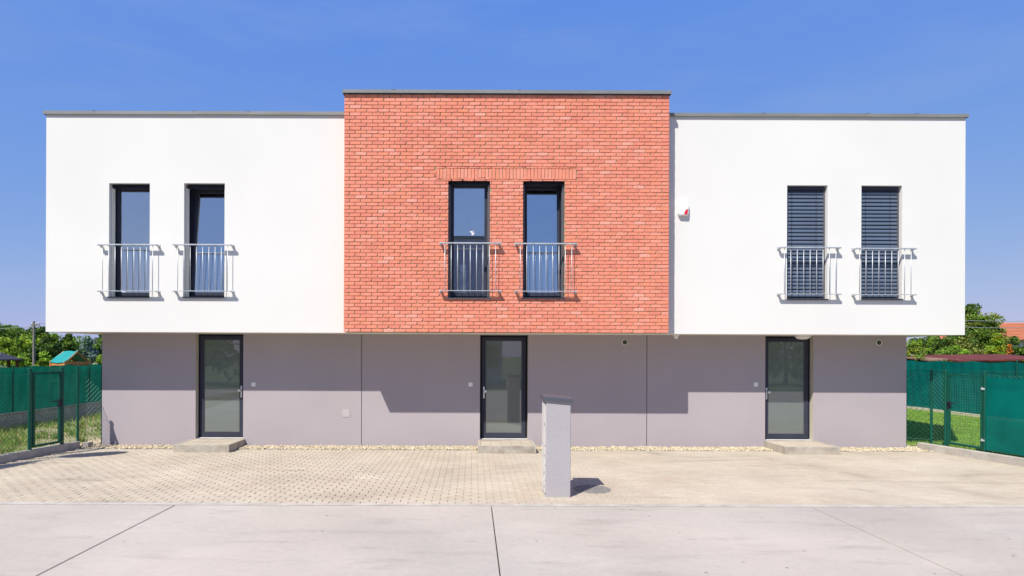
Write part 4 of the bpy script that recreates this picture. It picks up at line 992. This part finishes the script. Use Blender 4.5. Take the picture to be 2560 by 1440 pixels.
shed('low shed with brown sheet roof behind the right netting', 2322, 2400, 23.5, 890, 887, M['brownroof'], drop=.16)
shed('low shed with faded red sheet roof, middle one behind the right netting', 2396, 2512, 23.0, 888.5, 886, M['redroof'], drop=.2)
shed('low shed with red roof at the right edge behind the netting', 2505, 2640, 24.2, 886, 886, M['redroof'], drop=.2)
# far house with orange tiled roof
D = 52.; xa, zr_ = at(2477, 803, D); _, ze = at(2520, 846, D); fh = thing('tiled_house', 'house with orange tiled roof and pale wall behind the trees on the right', 'house', (xa+6, D, 0))
MB().box(-5.0, 8, .6, 8.4, 0, ze+.0).build('wall', M['cream'], fh)
mb = MB(); rows = 11; d0, d1 = -0.0, 4.5
for i in range(rows):
    t0, t1 = i/rows, (i+1)/rows; za, zb = ze-.1+(zr_-ze+.1)*t0, ze-.1+(zr_-ze+.1)*t1; ya, yb = d0+(d1-d0)*t0, d0+(d1-d0)*t1
    ncol = 56
    for c_ in range(ncol):
        x0_, x1_ = -5.6+14.2*c_/ncol, -5.6+14.2*(c_+1)/ncol
        if x0_ < -5.6+t0*1.6: continue
        mb.quad([(x0_+.02, ya, za+.05), ((x0_+x1_)/2, ya, za+.09), ((x0_+x1_)/2, yb, zb+.03), (x0_+.02, yb, zb)]); mb.quad([((x0_+x1_)/2, ya, za+.09), (x1_-.02, ya, za+.05), (x1_-.02, yb, zb), ((x0_+x1_)/2, yb, zb+.03)])
        mb.quad([(x0_, ya, za-.01), (x1_, ya, za-.01), (x1_, ya, za+.05), (x0_, ya, za+.05)])
mb.build('tile_field', M['tile'], fh, kind='stuff')
mb = MB(); mb.v = [(-5.6, 0, ze-.12), (8.6, 0, ze-.12), (8.6, 4.5, zr_-.03), (-4.0, 4.5, zr_-.03), (-5.6, 9, ze-.12), (8.6, 9, ze-.12)]; mb.f = [(0, 1, 2, 3), (3, 2, 5, 4), (0, 3, 4), (1, 5, 2)]; mb.m = [0]*4; mb.build('roof_deck', M['tile'], fh)
MB().tube([(-4.0, 4.5, zr_), (8.6, 4.5, zr_)], .12, 8).build('ridge', M['tile'], fh)
for xx in (-3.3, -1.6, 1.2, 3):
    wn = MB().box(xx-.5, xx+.5, .54, .598, ze-1.5, ze-.35).build('window', M['plastic'], fh); MB().box(xx-.42, xx+.42, .53, .539, ze-1.42, ze-.43).build('pane', M['anth2'], wn)
    for q in range(9): MB().box(xx-.42, xx+.42, .51, .529, ze-.5-q*.1-.055, ze-.5-q*.1).build('shutter_slat', M['plastic'], wn)
# unseen stand-in left of the frame, added to throw the paving's long blob shadow
sl = thing('shadow_caster', 'unseen post with long flat head, added to cast the blob shadow on the left paving', 'shadow caster', (-9.60, 8.40, 0))
hx, hy = .60, .50
MB().tube([(0, 0, 0), (0, 0, 3.3)], [.05, .035], 12).build('pole', M['galv'], sl)
MB().tube([(0, 0, 3.28), (hx*.5, hy*.5, 3.34), (hx, hy, 3.3)], .022, 8).build('arm', M['galv'], sl)
mb = MB(); n_ = 24; ca, sa = .87, .49
for z, k in ((3.24, .7), (3.27, 1), (3.32, .95), (3.36, .5)): mb.v += [(hx+.45+(.56*k*math.cos(t)*ca-.26*k*math.sin(t)*sa), hy+.25+(.56*k*math.cos(t)*sa+.26*k*math.sin(t)*ca), z) for t in [2*math.pi*q/n_ for q in range(n_)]]
for k in range(3):
    for i in range(n_): mb.f.append((n_*k+i, n_*k+(i+1) % n_, n_*k+n_+(i+1) % n_, n_*k+n_+i)); mb.m.append(0)
mb.f += [tuple(reversed(range(n_))), tuple(range(3*n_, 4*n_))]; mb.m += [0, 0]; mb.build('caster_head', M['galv'], sl)
# across the street, mirrored in the panes
oh = thing('facing_house', 'dark slate house across the street, mirrored in the brick-front window', 'house', (-1.2, -15, 0))
mb = MB().box(-5.4, 3.2, -8, 0, 0, 9.2); mb.build('wall', M['facade2'], oh); MB().box(-5.5, 3.3, -8.1, .1, 9.201, 9.35).build('coping', M['metal'], oh)
for xx in (-4.4, 2.5):
    for zz in (1, 3.8, 6.2): MB().box(xx-.5, xx+.5, .002, .05, zz, zz+1.5).build('window', M['anth'], oh)
for i, x in enumerate((-30, -25, -20, -14, -9, 6, 11, 16, 21, 26, 31, 37)):
    tree('green tree across the street, mirrored in the door and window glass', x+random.uniform(-1, 1), -15+random.uniform(-2, 2), random.uniform(4.2, 5.6), random.uniform(2.6, 3.6), ['mid', 'dark'], n=3500, size=.16, group='trees across the street', base=.02)
